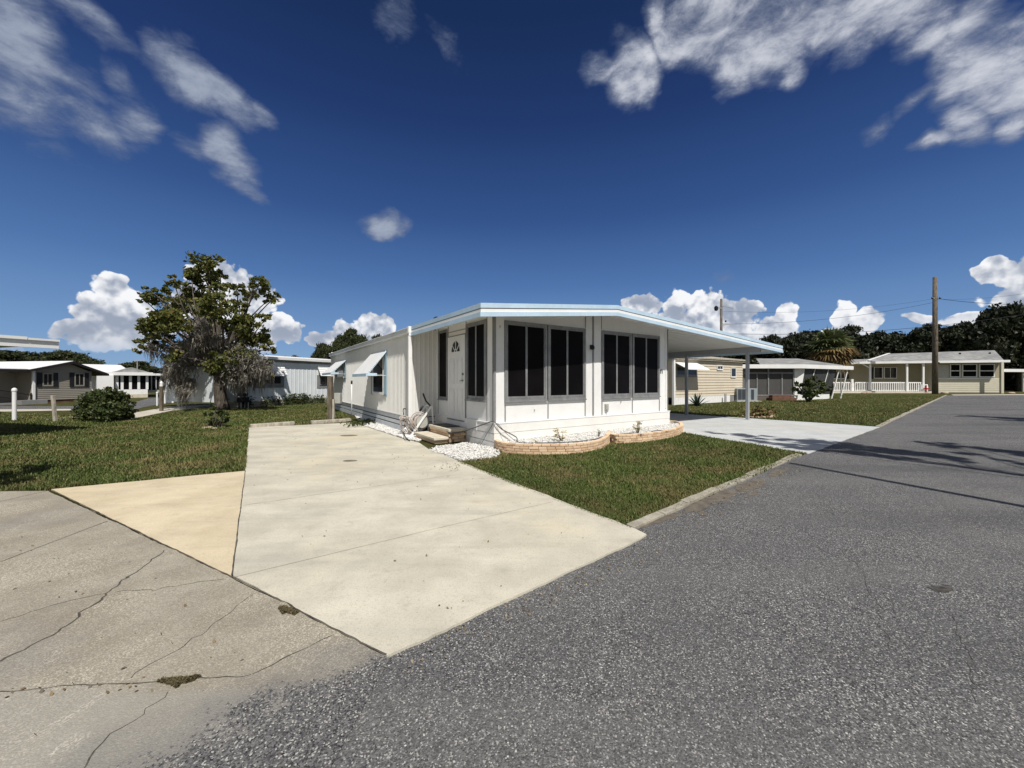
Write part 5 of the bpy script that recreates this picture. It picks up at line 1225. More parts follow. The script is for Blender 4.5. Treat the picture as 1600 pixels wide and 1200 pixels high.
MB().box(-.02, .10, -.12, -.0, zb - .05, ze).build('corner_post', M['white'], hh_)
MB().box(-5.4, .3, -.25, 1.3, zb - .35, zb - .12).build('porch_deck', M['groove'], hh_); rl = MB(); rl.bar((-2.4, -.1, zb + .95), (-.1, -.1, zb + .35), .05); rl.bar((-2.4, -.1, zb + .5), (-.1, -.1, zb - .05), .04); rl.bar((-.1, -.1, zb - .1), (-.1, -.1, zb + .5), .06); rl.bar((-2.4, -.1, zb - .1), (-2.4, -.1, zb + 1), .06); rl.build('handrail', M['darktrim'], hh_)
MB().box(-.9, .35, -.75, -.26, -.02, .28).build('step_box', M['groove'], hh_)
# white screened house
fr, hw = house('screened_house', G(150, 623), G(231, 621), 'white house with dark screened porch and grey gable, left of the oak')
ex = fr.X(231); zt = fr.Z(fr.X(200), 0, 586.5); wb_ = fr.Z(fr.X(210), 0, 608.5); bb_ = fr.Z(fr.X(210), 0, 616)
w = MB(); w.box(0, ex, .05, .2, bb_, wb_); w.box(0, fr.X(176), -.6, .04, bb_, zt); w.box(0, ex, 3.0, 9, bb_, zt); w.build('wall', M['white'], hw)
MB().box(0, ex, .03, 9, -.05, bb_ - .005).build('brick_base', M['step'], hw)
xs_ = [fr.X(p_) for p_ in (183, 191, 204, 217, 230)]
for xx in xs_: MB().box(xx - .09, xx + .09, .04, .16, wb_, zt - .01).build('porch_column', M['white'], hw)
for a_, b_ in zip(xs_[:-1], xs_[1:]): MB().box(a_ + .1, b_ - .1, .09, .11, wb_, zt - .01).build('porch_screen', M['screen'], hw)
MB().box(fr.X(150) - .4, fr.X(238), -.35, 9, zt, zt + .28).build('fascia', M['white'], hw)
gz = fr.Z(fr.X(206), 0, 574); g_ = MB(); g_.add([(fr.X(176), -.1, zt + .285), (fr.X(234), -.1, zt + .285), (fr.X(206), -.1, gz), (fr.X(176), 9, zt + .285), (fr.X(234), 9, zt + .285), (fr.X(206), 9, gz)], [(0, 1, 2), (3, 5, 4), (0, 2, 5, 3), (1, 4, 5, 2)]); g_.build('gable', M['shingle'], hw)
g_ = MB(); g_.hexa([(fr.X(137), .5, zt + .3), (fr.X(176), .5, zt + .3), (fr.X(176), 6, zt + .9), (fr.X(137), 6, zt + .9)], [(fr.X(137), .5, zt + .4), (fr.X(205), .5, zt + .4), (fr.X(205), 6, zt + 1.1), (fr.X(137), 6, zt + 1.1)]); g_.build('metal_roof', M['roofw'], hw)
sw = Frame(fr.W(ex, 0), fr.W(ex + 1, 0)); ex2 = fr.X(266, 1.5)
MB().box(ex + .1, ex2, 1.5, 1.6, bb_ + .1, wb_ - .1).build('side_wall', M['porcelain'], hw)
MB().box(ex + .1, ex2, 1.54, 1.56, wb_ - .1, zt).build('porch_screen', M['screen'], hw)
for i in range(6):
    xx = ex + .15 + (ex2 - ex - .2) * i / 5; MB().box(xx - .04, xx + .04, 1.46, 1.53, wb_ - .1, zt).build('screen_mullion', M['post'], hw)
MB().box(ex - .1, ex2 + .4, 1.2, 9, zt + .02, zt + .22).build('side_roof', M['roofw'], hw)
an = MB(); zz0 = zt + .5
root = empty('tv_aerial', (*fr.W(fr.X(227), 4), 0), 0, 'thin aerial mast above white screened house', 'aerial'); MB().bar((0, 0, zt), (0, 0, zt + 1.6), .05).build('mast', M['post'], root); MB().bar((-.3, 0, zt + 1.5), (.9, 0, zt + 1.55), .04).build('boom', M['post'], root)
# second white porch house behind the moss
fr, h3 = house('porch_house', G(286, 619.5), G(325, 619), 'farther white house with screened porch seen between moss and oak trunk')
ex = fr.X(316); zt = fr.Z(ex/2, 0, 597); wb_ = fr.Z(ex/2, 0, 609); MB().box(0, ex, .05, .2, .1, wb_).build('wall', M['white'], h3); MB().box(ex, fr.X(352), 1.0, 1.2, .3, wb_).build('side_wall', M['porcelain'], h3)
for p_ in (289, 295, 305, 315):
    xx = fr.X(p_); MB().box(xx - .1, xx + .1, .03, .2, wb_, zt).build('porch_column', M['white'], h3)
MB().box(0, ex, .1, .12, wb_, zt).build('porch_screen', M['screen'], h3); MB().box(ex, fr.X(352), 1.08, 1.1, wb_, zt).build('porch_screen', M['screen'], h3)
for p_ in (322, 330, 338, 346): xx = fr.X(p_, 1); MB().box(xx - .06, xx + .06, 1.0, 1.07, wb_, zt).build('screen_mullion', M['post'], h3)
r3 = MB(); r3.box(-.5, fr.X(352), -.3, 6, zt, zt + .25); r3.build('fascia', M['porcelain'], h3)
r3 = MB(); r3.hexa([(-1, -.2, zt + .26), (fr.X(345), -.2, zt + .26), (fr.X(345), 5, zt + .9), (-1, 5, zt + .9)], [(-1, -.2, zt + .33), (fr.X(345), -.2, zt + .33), (fr.X(345), 5, zt + .97), (-1, 5, zt + .97)]); r3.build('roof', M['roofw'], h3)
MB().box(-.3, fr.X(352), .02, 5, -.05, .11).build('base', M['step'], h3)
# pale blue-white single wide behind the oak
fr, h4 = house('pale_mobile_home', G(352, 639.5), G(517, 629), 'pale bluish white mobile home with raised window awnings behind the oak')
ex = fr.len; zt = fr.Z(fr.X(440), 0, 566.5); zb = fr.Z(fr.X(400), 0, 626)
w = MB(); rib_wall(w, (-.5, 0), (ex + 1.5, 0), zb, zt, .3, .012, .6); w.box(-.5, ex + 1.5, .02, 4.5, zb, zt - .02); w.build('wall', M['palebl'], h4)
MB().box(-.6, ex + 1.6, -.28, 4.6, zt + .16, zt + .3).build('roof_edge', M['roofw'], h4); MB().box(-.5, ex + 1.5, -.01, 4.4, zt - .0, zt + .159).build('soffit_band', M['groove'], h4)
g_ = MB(); g_.add([(-.6, -.28, zt + .305), (ex + 1.6, -.28, zt + .305), (ex + 1.6, 2.2, zt + .55), (-.6, 2.2, zt + .55), (-.6, 4.6, zt + .305), (ex + 1.6, 4.6, zt + .305)], [(0, 1, 2, 3), (3, 2, 5, 4)]); g_.build('roof', M['roofw'], h4)
lt = MB(); z0_, z1_ = .0, zb - .02; s = -.5
while s < ex + 1.2:
    for dd in (-1, 1): lt.bar((s + .3 * dd, -.03 - .004 * dd, z0_), (s - .3 * dd, -.03 - .004 * dd, z1_), .035, .008)
    s += .17
lt.box(-.5, ex + 1.3, -.05, -.02, z1_ - .04, z1_ + .02); lt.build('lattice_skirt', M['lattice'], h4); MB().box(-.5, ex + 1.3, .0, .01, -.05, z1_).build('skirt_backing', pm('shaded_skirt_backing', (.42,.40,.34)), h4)
for pa, pb in ((397, 443.5), (495, 520)):
    x0_, x1_ = fr.X(pa), fr.X(pb); zA, zB, zC = fr.Z(x0_, 0, 571), fr.Z(x1_, 0, 587.5), fr.Z(x1_, 0, 605.5)
    MB().box(x0_, x1_, -.04, -.012, zC, zB + .05).build('shutter_frame', M['groove'], h4); sash_window(h4, x0_ + .18, x1_ - .2, zC + .18, zB, -.05, 2, fr='alu', pane='glass', ft=.04, st=.03, sill=0)
    aw = MB(); N_ = 5
    for i in range(N_):
        za_, zb_ = zA - (zA - zB) * i / N_, zA - (zA - zB) * (i + 1) / N_; aw.hexa([(x0_, -.06 - .07*i, za_ - .01), (x1_, -.06 - .07*i, za_ - .01), (x1_, -.05, za_ - .01), (x0_, -.05, za_ - .01)], [(x0_, -.05 - .07*i - .07, zb_), (x1_, -.05 - .07*i - .07, zb_), (x1_, -.06 - .07*i - .05, zb_ + .02), (x0_, -.06 - .07*i - .05, zb_ + .02)])
    aw = MB()
    for i in range(N_):
        t0, t1 = i / N_, (i + .94) / N_; ya_, yb_ = -.03 - .34 * t0, -.03 - .34 * t1 - .03; za_, zb_ = zA - (zA - zB) * t0, zA - (zA - zB) * t1
        aw.hexa([(x0_, ya_, za_ - .015), (x1_, ya_, za_ - .015), (x1_, yb_, zb_ - .015), (x0_, yb_, zb_ - .015)], [(x0_, ya_, za_), (x1_, ya_, za_), (x1_, yb_, zb_), (x0_, yb_, zb_)])
    aw.build('awning', M['white'], h4)
# vines on its lattice
q = []
for px, rr in ((455, 7), (462, 6), (430, 4), (472, 7), (477, 5), (490, 3), (380, 5), (415, 4), (448, 5), (383, 6), (500, 4)):
    c_ = fr.loc(G(px, 632)); x0_ = fr.X(px); 
    for _ in range(rr * 26): p_ = fr.W(x0_ + rng.gauss(0, .22), -.12 + rng.uniform(-.1, .05)); q.append((p_.x, p_.y, rng.uniform(0, zb + rr * .05)))
tag(leaf_mesh('creeper', np.array(q), .075, M['bushleaf'], None, 1.6), 'thin green creeper climbing the cream lattice of pale mobile home', 'creeper')
c_ = fr.W(fr.X(373), -.35); s = c_.y / F; root = empty('barbecue_grill', (c_.x, c_.y, 0), fr.th, 'small black and white grill beside the pale mobile home', 'grill')
MB().box(-.24, .24, -.18, .18, .35, .62).build('grill_box', M['black'], root, bevel=.02); MB().tube([(-.26, 0, .9), (-.24, 0, 1.02), (.24, 0, 1.02), (.26, 0, .9)], .05, 8).build('hood', M['white'], root, smooth=True)
lg = MB(); 
for a_, b_ in ((-.2, -.15), (.2, -.15), (-.2, .15), (.2, .15)): MB().bar((a_, b_, 0), (a_, b_, .36), .03).build('leg', M['white'], root)
MB().box(-.22, .22, -.16, .16, .70, .88).build('lid', M['black'], root, bevel=.05)
# beige house behind the carport
fr, h5 = house('beige_house', G(1052, 632.7), G(1161, 625.6), 'beige sided house with white skirting and awning, seen through the carport')
fr.th = TH; fr.u, fr.v = u.copy(), v.copy(); h5.rotation_euler = (0, 0, TH)
ex = fr.X(1160); zs_ = fr.Z(0, 0, 621); zt = fr.Z(0, 0, 561)
w = MB(); lap_wall(w, (0, 0), (ex, 0), zs_, zt, .19, .03); w.box(0, ex, .01, 5, zs_, zt); w.build('wall', M['beige'], h5)
s_ = MB(); rib_wall(s_, (0, -.02), (fr.X(1140), -.02), 0, zs_, .2, .012); s_.build('skirting', M['white'], h5)
MB().box(fr.X(1140), ex, -.0, .0 + .1, 0, zs_).build('skirting_core', M['groove'], h5)
MB().box(-.14, .02, -.14, .0, 0, zt + .1).build('corner_post', M['white'], h5); MB().box(-.4, ex + .3, -.2, 5, zt + .0, zt + .10).build('soffit', M['timber'], h5)
g_ = MB(); g_.hexa([(-.5, -.25, zt + .105), (ex + .4, -.25, zt + .105), (ex + .4, 4, zt + .7), (-.5, 4, zt + .7)], [(-.5, -.25, zt + .2), (ex + .4, -.25, zt + .2), (ex + .4, 4, zt + .8), (-.5, 4, zt + .8)]); g_.build('roof', M['timber'], h5)
x0_, x1_, z0_, z1_, wo = win(fr, h5, 1055, 1087, 571, 589, 0, 'glass', 'alu', 2, ft=.12)
aw = MB(); za_ = fr.Z(x0_, 0, 566.5); zb_ = fr.Z(x0_, -.9, 577.5)
aw.hexa([(x0_ - .1, -.02, za_), (x1_ + .1, -.02, za_), (x1_ + .1, -.95, zb_), (x0_ - .1, -.95, zb_)], [(x0_ - .1, -.02, za_ + .04), (x1_ + .1, -.02, za_ + .04), (x1_ + .1, -.95, zb_ + .04), (x0_ - .1, -.95, zb_ + .04)]); aw.build('awning', M['roofw'], h5)
win(fr, h5, 1119.5, 1128.5, 571, 578.5, 0, 'glass', 'white', 2); win(fr, h5, 1141, 1149, 574.5, 590, 0, 'glass', 'white', 1)
# its shaded end porch on the left
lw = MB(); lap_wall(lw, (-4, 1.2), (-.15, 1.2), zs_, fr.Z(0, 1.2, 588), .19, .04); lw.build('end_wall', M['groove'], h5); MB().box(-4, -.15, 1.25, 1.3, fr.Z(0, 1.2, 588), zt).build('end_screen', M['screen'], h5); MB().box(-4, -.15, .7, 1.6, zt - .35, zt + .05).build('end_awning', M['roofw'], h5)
MB().box(-4, -.15, 1.16, 1.3, .0, zs_).build('end_skirting', M['white'], h5)
# meter stake
p = G(1133.5, 628.6); o = MB().box(-.06, .06, -.05, .05, 0, .62).build('meter_stake', M['post'], None); o.location = (p.x, p.y, 0); tag(o, 'short grey stake against the white skirting of the beige house', 'post')
# screened porch right of the beige house
fr, h6 = house('screened_porch_house', G(1161, 625.4), G(1241, 625.4), 'house with large dark screened porch and white flat roof edge, behind the dark bush')
ex = fr.X(1241); exr = fr.X(1256, -.5); zf0, zf1 = fr.Z(ex, -.5, 575.5), fr.Z(ex, -.5, 569.3); zsl = fr.Z(ex, 0, 617.5)
MB().box(-.4, ex, .0, .12, 0, zsl).build('knee_wall', pm('brown_knee_wall', (.14,.115,.10), .8), h6)
MB().box(-.4, ex, .05, .07, zsl, zf0).build('porch_screen', M['greyscreen'], h6)
for p_ in (1162, 1200.5, 1240): xx = fr.X(p_); MB().box(xx - .05, xx + .05, -.02, .04, zsl, zf0).build('screen_post', M['alu'], h6)
for p_ in (1183, 1222): xx = fr.X(p_); MB().box(xx - .04, xx + .04, -.01, .04, zsl, zf0 - .4).build('screen_mullion', M['groove'], h6)
MB().box(-.4, ex, -.02, .04, zsl - .06, zsl + .04).build('sill', M['alu'], h6)
MB().box(-.4, ex, .0 -.01, .045, zf0 - .42, zf0 - .3).build('top_rail', M['groove'], h6)
sd2 = R(-4); 
sv = Frame(fr.W(ex, 0), fr.W(ex, 0) + Vector((math.sin(R(63)), math.cos(R(63)))))
rs_ = MB(); L6 = sv.X(1323)
dl = [fr.W(-.4, -.5), fr.W(exr, -.5), sv.W(L6, -.5), sv.W(L6, 4), fr.W(-.4, 6)]
pl = [fr.loc(p_) for p_ in dl]
rs_.prism(pl, zf0, zf1); rs_.build('flat_roof', M['roofw'], h6)
Lw = sv.X(1296)
q0, q1 = fr.loc(sv.W(.05, 0)), fr.loc(sv.W(Lw, 0))
kw = MB(); kw.hexa([(q0[0], q0[1], 0), (q1[0], q1[1], 0), (q1[0] , q1[1] + .12, 0), (q0[0], q0[1] + .12, 0)], [(q0[0], q0[1], zsl), (q1[0], q1[1], zsl), (q1[0], q1[1] + .12, zsl), (q0[0], q0[1] + .12, zsl)]); kw.build('side_knee_wall', M['white'], h6)
tp = MB(); N_ = 6
for i in range(N_):
    a_ = sv.W(.4 + (Lw - .4) * i / N_, -.02 ); b_ = sv.W(.4 + (Lw - .4) * (i + .96) / N_, -.02); c1, c2 = fr.loc(a_), fr.loc(b_); a2, b2 = fr.loc(sv.W(.8 + (Lw - .4) * i / N_, -.35)), fr.loc(sv.W(.8 + (Lw - .4) * (i + .96) / N_, -.35))
    tp.add([(*c1, zsl + .05), (*c2, zsl + .05), (*b2, zf0 - .02), (*a2, zf0 - .02)], [(0, 1, 2, 3)])
tpo = tp.build('drop_awning', M['tarp'], h6)
sm_ = tpo.modifiers.new('thickness', 'SOLIDIFY'); sm_.thickness = .01
for t_ in (.33, .8): c1 = fr.loc(sv.W(.4 + (Lw - .4) * t_ * .9, -.05)); c2 = fr.loc(sv.W(.8 + (Lw - .4) * t_ * .9, -.38)); MB().bar((*c1, zsl), (*c2, zf0), .05).build('awning_batten', M['white'], h6)
for t_, t2 in ((1.02, 1.14), (1.32, 1.20), (1.3, 1.42)):
    c1 = fr.loc(sv.W(Lw * t_, -.1)); c2 = fr.loc(sv.W(Lw * t2, -.35)); MB().bar((*c1, 0), (*c2, zf0), .07).build('roof_strut', M['white'], h6)
MB().hexa([(ex + .02, -.01, zsl), (ex + .5, .0, zsl), (ex + .5, .06, zsl), (ex + .02, .05, zsl)], [(ex + .02, -.01, zf0), (ex + .85, .0, zf0), (ex + .85, .06, zf0), (ex + .02, .05, zf0)]).build('corner_panel', M['roofw'], h6)
st2 = MB(); st2.box(ex - 2.2, ex - .3, -.7, -.03, 0, .22); st2.box(ex - 2.0, ex - .5, -.4, -.03, .221, .42); st2.build('steps', M['redbrick'], h6)
g_ = MB(); xr0, xr1 = fr.X(1215, 5), fr.X(1262, 5); g_.hexa([(xr0 - 2.5, 3.5, zf1 + .02), (xr1 + 2, 3.5, zf1 + .02), (xr1 + 2, 9, zf1 + .9), (xr0 + .5, 9, zf1 + .9)], [(xr0 - 2.5, 3.5, zf1 + .1), (xr1 + 2, 3.5, zf1 + .1), (xr1 + 2, 9, zf1 + 1.0), (xr0 + .5, 9, zf1 + 1.0)]); g_.build('back_roof', M['shingle'], h6)
# air conditioner
p = G(1152, 627.5); fr = Frame(p, G(1191, 626.5)); s = p.y / F; root = empty('air_conditioner', (p.x, p.y, 0), fr.th - R(18), 'blue grey outdoor air conditioning unit beside the screened porch', 'air conditioner'); wd_ = 1.55
MB().box(0, wd_, 0, .62, .06, .98).build('cabinet', M['acmetal'], root, bevel=.01); ac = MB()
for i in range(3): ac.box(.06 + i * .3, .33 + i * .3, -.012, -.001, .14, .92)
ac.build('grille', M['acdark'], root); ac = MB(); ac.box(1.06, 1.28, -.012, -.001, .14, .90); ac.build('louvre', M['acdark'], root); MB().box(-.15, wd_ + .2, -.2, 1.0, 0, .055).build('base_pad', M['path'], root)
# stone flower ring beside the carport post
c_ = G(1191, 652.5); 
for i in range(9):
    a = math.pi * (.95 + 1.15 * i / 8); rr = .55; rock((c_.x + rr * math.cos(a), c_.y + .35 + rr * .7 * math.sin(a), 0), .11 if i < 7 else .16, 'tan stones around the small flower bed by the carport post' if i < 8 else 'largest upright tan stone on the right of the small flower bed', 'stones of the small flower bed')
root = empty('flower_clump', (c_.x, c_.y + .35, 0), 0, 'low brownish plants in stone ringed bed by the carport post', 'plant')
q = np.column_stack([nr.normal(0, .30, 700), nr.normal(0, .18, 700), np.abs(nr.normal(.12, .13, 700))]); leaf_mesh('foliage', q, .075, M['yleaf2'] if 'yleaf2' in M else m_leaf('bronze_leaf', [(.10,.06,.03), (.16,.17,.05), (.22,.10,.06), (.07,.10,.03)], .1), root, 1.8, -.4)
# ---- long cream house across the road end
fr, h7 = house('cream_ranch_house', G(1300, 612.6), G(1563, 614.4), 'long cream ranch house with grey shingle roof and white porch railing, far right')
X = fr.X; Z = fr.Z; xg0, xg1 = X(1465), X(1563); ze = Z(X(1500), 0, 566.5); RB = 3.0
w = MB(); zw = Z(X(1500), 0, 591); lap_wall(w, (xg0 - .6, 0), (xg1 - .1, 0), .1, zw, .24, .03); w.box(xg0 - .6, xg1 - .1, .01, 7, 0, ze); w.build('garage_wall', M['cream'], h7)
w = MB(); w.box(xg0 - .6, xg1, -.004, .009, zw, ze); w.build('upper_wall', M['yellowwall'], h7)
w = MB(); w.box(-2, xg0 - .61, 1.8, 7, 0, ze - .05); lap_wall(w, (X(1415, 1.75), 1.75), (X(1455, 1.75), 1.75), .3, ze - .1, .24, .03); w.build('porch_wall', M['yellowwall'], h7)
for pa, pb in ((1484, 1500), (1503, 1526), (1529.5, 1553.5)): win(fr, h7, pa, pb, 569, 589.5, 0, 'screen', 'white', 1, ft=.06)
for pa, pb in ((1484, 1500), (1503, 1526), (1529.5, 1553.5)): xa, xb = X(pa), X(pb); zm = Z(xa, 0, 579.5); MB().box(xa + .05, xb - .05, -.09, -.05, zm - .05, zm + .05).build('window_rail', M['white'], h7)
MB().box(X(1465), X(1482), -.06, -.01, zw + .02, Z(X(1475), 0, 570)).build('side_panel', M['porcelain'], h7)
MB().box(xg0, xg1 - .8, -.05, -.006, zw - .07, zw + .05).build('sill_band', M['white'], h7)
MB().box(X(1563.5, -1.3), X(1567.5, -1.3), -1.4, -1.1, 0, ze).build('corner_column', M['cream'], h7)
win(fr, h7, 1365, 1379, 573.5, 591.5, 1.8, 'glass', 'white', 1); win(fr, h7, 1381, 1401, 573.5, 591.5, 1.8, 'glass', 'white', 2); xx = X(1360, 1.8); MB().box(xx - .1, xx + .3, 1.68, 1.76, Z(xx, 1.8, 592), Z(xx, 1.8, 574)).build('shutter', M['black'], h7)
win(fr, h7, 1300, 1320, 578, 592, 1.8, 'glass', 'white', 1); MB().box(X(1322, 1.8), X(1326, 1.8), 1.68, 1.76, Z(0, 1.8, 592), Z(0, 1.8, 573)).build('shutter', M['black'], h7)
rf = MB(); xl, xr = X(1330), X(1577, -1.2); zr = Z(X(1554, 3), 3, 547); zE = Z(xr, -1.2, 565)
x1r = X(1554, 3.2)
x2 = X(1395)
rf.add([(x2 - 4.2, -1.2, zE + .2), (xr - .5, -1.2, zE + .2), (x1r, 3.2, zr), (x2 + 1.2, 3.2, zr - .25), (xr + .2, 7.6, zE + .2), (x2 - 2, 7.6, zE + .2)], [(0, 1, 2, 3), (3, 2, 4, 5), (1, 4, 2)]); rf.build('main_roof', M['shingle'], h7)
rf = MB(); rf.add([(-8, .2, zE + .1), (x2 - 2.6, .2, zE + .1), (x2 - .5, 4.2, zr - .9), (-8, 4.2, zr - 1.2)], [(0, 1, 2, 3)]); rf.add([(-8, 4.2, zr - 1.2), (x2 - .5, 4.2, zr - .9), (x2 - .5, 8, zE), (-8, 8, zE)], [(0, 1, 2, 3)]); rf.build('wing_roof', M['shingle'], h7)
MB().bar((x2 - 3.6, -1.15, zE + .24), (x2 + 1.2, 3.1, zr - .2), .3, .06).build('valley_flashing', M['roofw'], h7)
MB().box(x2 - 4.3, xr, -1.35, -1.2, zE - .08, zE + .2).build('fascia', M['roofw'], h7); MB().box(-8, x2 - 2.6, .05, .2, zE - .08, zE + .1).build('wing_fascia', M['roofw'], h7)
MB().box(x2 - 4.2, xr, -1.19, 7, zE - .06, zE - .0).build('soffit', M['cream'], h7)
for px in (1359.5, 1417, 1442.5, 1437): 
    if px == 1437: continue
    xx = X(px, -1); MB().box(xx - .09, xx + .09, -1.1, -.92, 0, zE - .07).build('porch_post', M['white'], h7)
xx = X(1359.5, -1); MB().bar((xx + .1, -.95, zE - .7), (xx - .8, -.95, zE - .12), .1).build('brace', M['white'], h7)
zr0, zr1 = .25, Z(X(1400, -1), -1, 596.5)
for pa, pb in ((1300, 1334), (1336, 1358), (1361.5, 1415.5), (1419, 1441)):
    pk = MB(); xa, xb = X(pa, -.95), X(pb, -.95); s = xa
    while s < xb: pk.box(s, s + .08, -1.0, -.96, zr0 - .1, zr1 - .12); s += .2
    pk.box(xa, xb, -.96, -.90, zr1 - .18, zr1 - .04); pk.box(xa, xb, -.96, -.90, zr0, zr0 + .1); pk.build('picket_railing', M['white'], h7)
for px in (1331.5,): xx = X(px, -1); MB().box(xx - .12, xx + .12, -1.1, -.85, 0, zr1 + .35).build('fence_post', M['white'], h7)
MB().box(X(1292), X(1459), -1.3, 1.8, 0, .2).build('porch_floor', M['path'], h7)
for px, py in ((1500, 553.5), (1546.5, 553)): xx = X(px, 1.6); zz_ = Z(xx, 1.6, py); MB().tube([(xx, 1.6, zz_ - .35), (xx, 1.6, zz_ + .2)], .1, 8).build('roof_vent', M['darktrim'], h7)
# bits on the porch: red and white planter
p = G(1441.5, 613.8); root = empty('painted_barrel', (p.x, p.y, 0), 0, 'white barrel with red cross pattern on the porch beside the utility pole', 'barrel'); MB().lathe([(.42, 0), (.52, .5), (.46, 1.1)], (0, 0, 0), 14).build('barrel', M['white'], root); MB().bar((-.12, -.53, .1), (-.12, -.53, 1.0), .16, .05).build('red_stripe', M['red'], root); MB().bar((-.4, -.5, .55), (.3, -.5, .55), .05, .16).build('red_stripe', M['red'], root)
p = G(1431, 613.5); root = empty('porch_chair', (p.x, p.y, .0), 0, 'dark chair on cream house porch, left of the painted barrel', 'chair')
MB().box(-.4, .4, -.3, .3, .5, .6).build('seat', M['black'], root); MB().box(-.4, .4, .3, .38, .6, 1.4).build('backrest', M['black'], root)
for a_, b_ in ((-.36, -.26), (.3, -.26), (-.36, .26), (.3, .26)): MB().box(a_, a_ + .07, b_, b_ + .07, 0, .5).build('leg', M['black'], root)
p = G(1551, 613.6); root = empty('window_planter', (p.x, p.y, 0), 0, 'brown planter box on grass below the cream house windows', 'planter'); MB().hexa([(-.75,-.2,0),(.75,-.2,0),(.75,.2,0),(-.75,.2,0)], [(-.85,-.25,.3),(.85,-.25,.3),(.85,.25,.3),(-.85,.25,.3)]).build('box', M['redbrick'], root)
for i, (px, s_) in enumerate(((1476, .42), (1356, .5), (1350, .3), (1580, .35))): rock((*G(px, 614.8), 0), s_, ('pale rock at the foot of the utility pole', 'grey rock on the lawn edge below the porch post', 'smaller grey rock left of the one below the porch post', 'pale rock by the white carport at the right edge')[i])
# white carport and red car at the right edge
p = G(1572, 613.6); root = empty('white_carport', (p.x + 3, p.y + 4, 0), R(10), 'low white flat carport at right edge sheltering a red car', 'carport'); s = (p.y + 4) / F
zc = H + (HY - 579.5) * s
MB().box(-3.3, 7, -1, 5, zc - .15, zc + .25).build('roof', M['roofw'], root)
for xx in (-2.9, .5, 4.5): MB().box(xx - .08, xx + .08, -.8, -.64, 0, zc - .15).build('post', M['white'], root)
MB().box(-3.2, 7, 4.6, 4.8, 0, zc - .15).build('back_wall', M['groove'], root)
car = empty('parked_car', (p.x + 2.6, p.y + 5.0, 0), R(8), 'dark red car parked under white carport at the right edge', 'car')
def car_body(root):
    prof = [(-2.2,.45),(-2.25,.8),(-2.1,.95),(-1.3,1.05),(-.75,1.48),(.75,1.52),(1.45,1.08),(2.1,.98),(2.25,.75),(2.2,.42),(1.75,.35),(-1.75,.35)]
    mb = MB(); k = len(prof); vs = []
    for y, sc_ in ((-.86, .96), (-.78, 1), (.78, 1), (.86, .96)): vs += [(x, y * (1 if z < 1.1 else .82), .35 + (z - .35) * sc_) for x, z in prof]
    mb.add(vs, [(j*k+i, j*k+(i+1)%k, (j+1)*k+(i+1)%k, (j+1)*k+i) for j in range(3) for i in range(k)] + [tuple(range(k))[::-1], tuple(range(3*k, 4*k))]); b = mb.build('body', M['red'], root, smooth=False, bevel=.03)
    MB().hexa([(-1.15,-.80,1.08),(1.3,-.80,1.08),(1.3,-.78,1.08),(-1.15,-.78,1.08)], [(-.7,-.735,1.44),(.7,-.735,1.44),(.7,-.70,1.44),(-.7,-.70,1.44)]).build('side_window', M['glass'], root)
    for xx in (-1.4, 1.4):
        for yy in (-.87, .75): w_o = MB().tube([(xx, yy, .33), (xx, yy + .12, .33)], .33, 18).build('wheel', M['rubber'], root); MB().tube([(xx, yy - .01, .33), (xx, yy + .0, .33)], .2, 14).build('rim', M['alu'], w_o)
    MB().box(-2.27, -2.2, -.7, -.4, .7, .85).build('headlight', M['white'], root)
car_body(car)
# ---- utility poles and wires
def pole(px, yb, yt, rpx, Y, label, arms=()):
    x = (px - CX) / F * Y; s = Y / F; zt = H + (HY - yt) * s; root = empty('utility_pole', (x, Y, 0), 0, label, 'utility pole')
    MB().tube([(0, 0, -.1), (0, 0, zt * .5), (0, 0, zt)], [rpx * s * 1.15, rpx * s, rpx * s * .82], 12).build('pole', M['wood'], root, smooth=True)
    for (dx, py, w, kind) in arms:
        z = H + (HY - py) * s
        if kind == 'arm': MB().bar((0, -.1, z), (dx * s, -.1, z + w * s), .09, .09).build('bracket', M['post'], root)
        if kind == 'ins':
            MB().lathe([(.03, -.12), (.10, -.06), (.10, .02), (.03, .12)], (dx * s, -.12, z), 8).build('insulator', M['black'], root)
        if kind == 'drum': MB().lathe([(.10, -.30), (.20, -.22), (.22, .12), (.08, .28)], (dx * s, -.15, z), 12).build('lamp_head', M['black'], root)
    return x, Y, s
Yp = G(1461, 615.6).y
x1, Y1, s1 = pole(1461, 613, 433, 3.3, Yp, 'bare wooden utility pole in front of the cream house', [(-7, 466.5, 1, 'arm'), (6, 467, -1, 'arm'), (-6, 466, 0, 'ins'), (6, 466, 0, 'ins'), (4, 567, 0, 'ins')])
x2_, Y2, s2 = pole(1127, 613, 467, 2.0, 46, 'distant wooden utility pole rising behind the carport roof', [(-9, 482, 1, 'arm'), (-9, 482, 0, 'drum'), (18, 478, -3.5, 'arm'), (6, 502, 0, 'ins'), (20, 508, 2, 'arm')])
def wire(pa, pb, sag, rad, label, n_=14):
    a, b = Vector(pa), Vector(pb); pts = [a.lerp(b, i / n_) - Vector((0, 0, sag * 4 * (i / n_) * (1 - i / n_))) for i in range(n_ + 1)]
    o = MB().tube(pts, rad, 5).build('power_line', M['black'], None, smooth=True); tag(o, label, 'power line', 'overhead lines')
wire(P3(1127,521,46), P3(1620,488,44), .9, .022, 'lowest dark overhead cable running from distant pole to right edge')
wire(P3(1127,506,46), P3(1461,472,Yp), .7, .016, 'thin cable between the two utility poles, lower one'); wire(P3(1127,486,46), P3(1461,466.5,Yp), .7, .010, 'thin cable between the two utility poles, upper one')
wire(P3(1461,466,Yp), P3(1640,476,38), .25, .022, 'dark cable from top bracket of the near pole to right edge'); wire(P3(1461,467,Yp), P3(1700,440,30), .5, .009, 'faint cable rising from the near pole towards upper right')
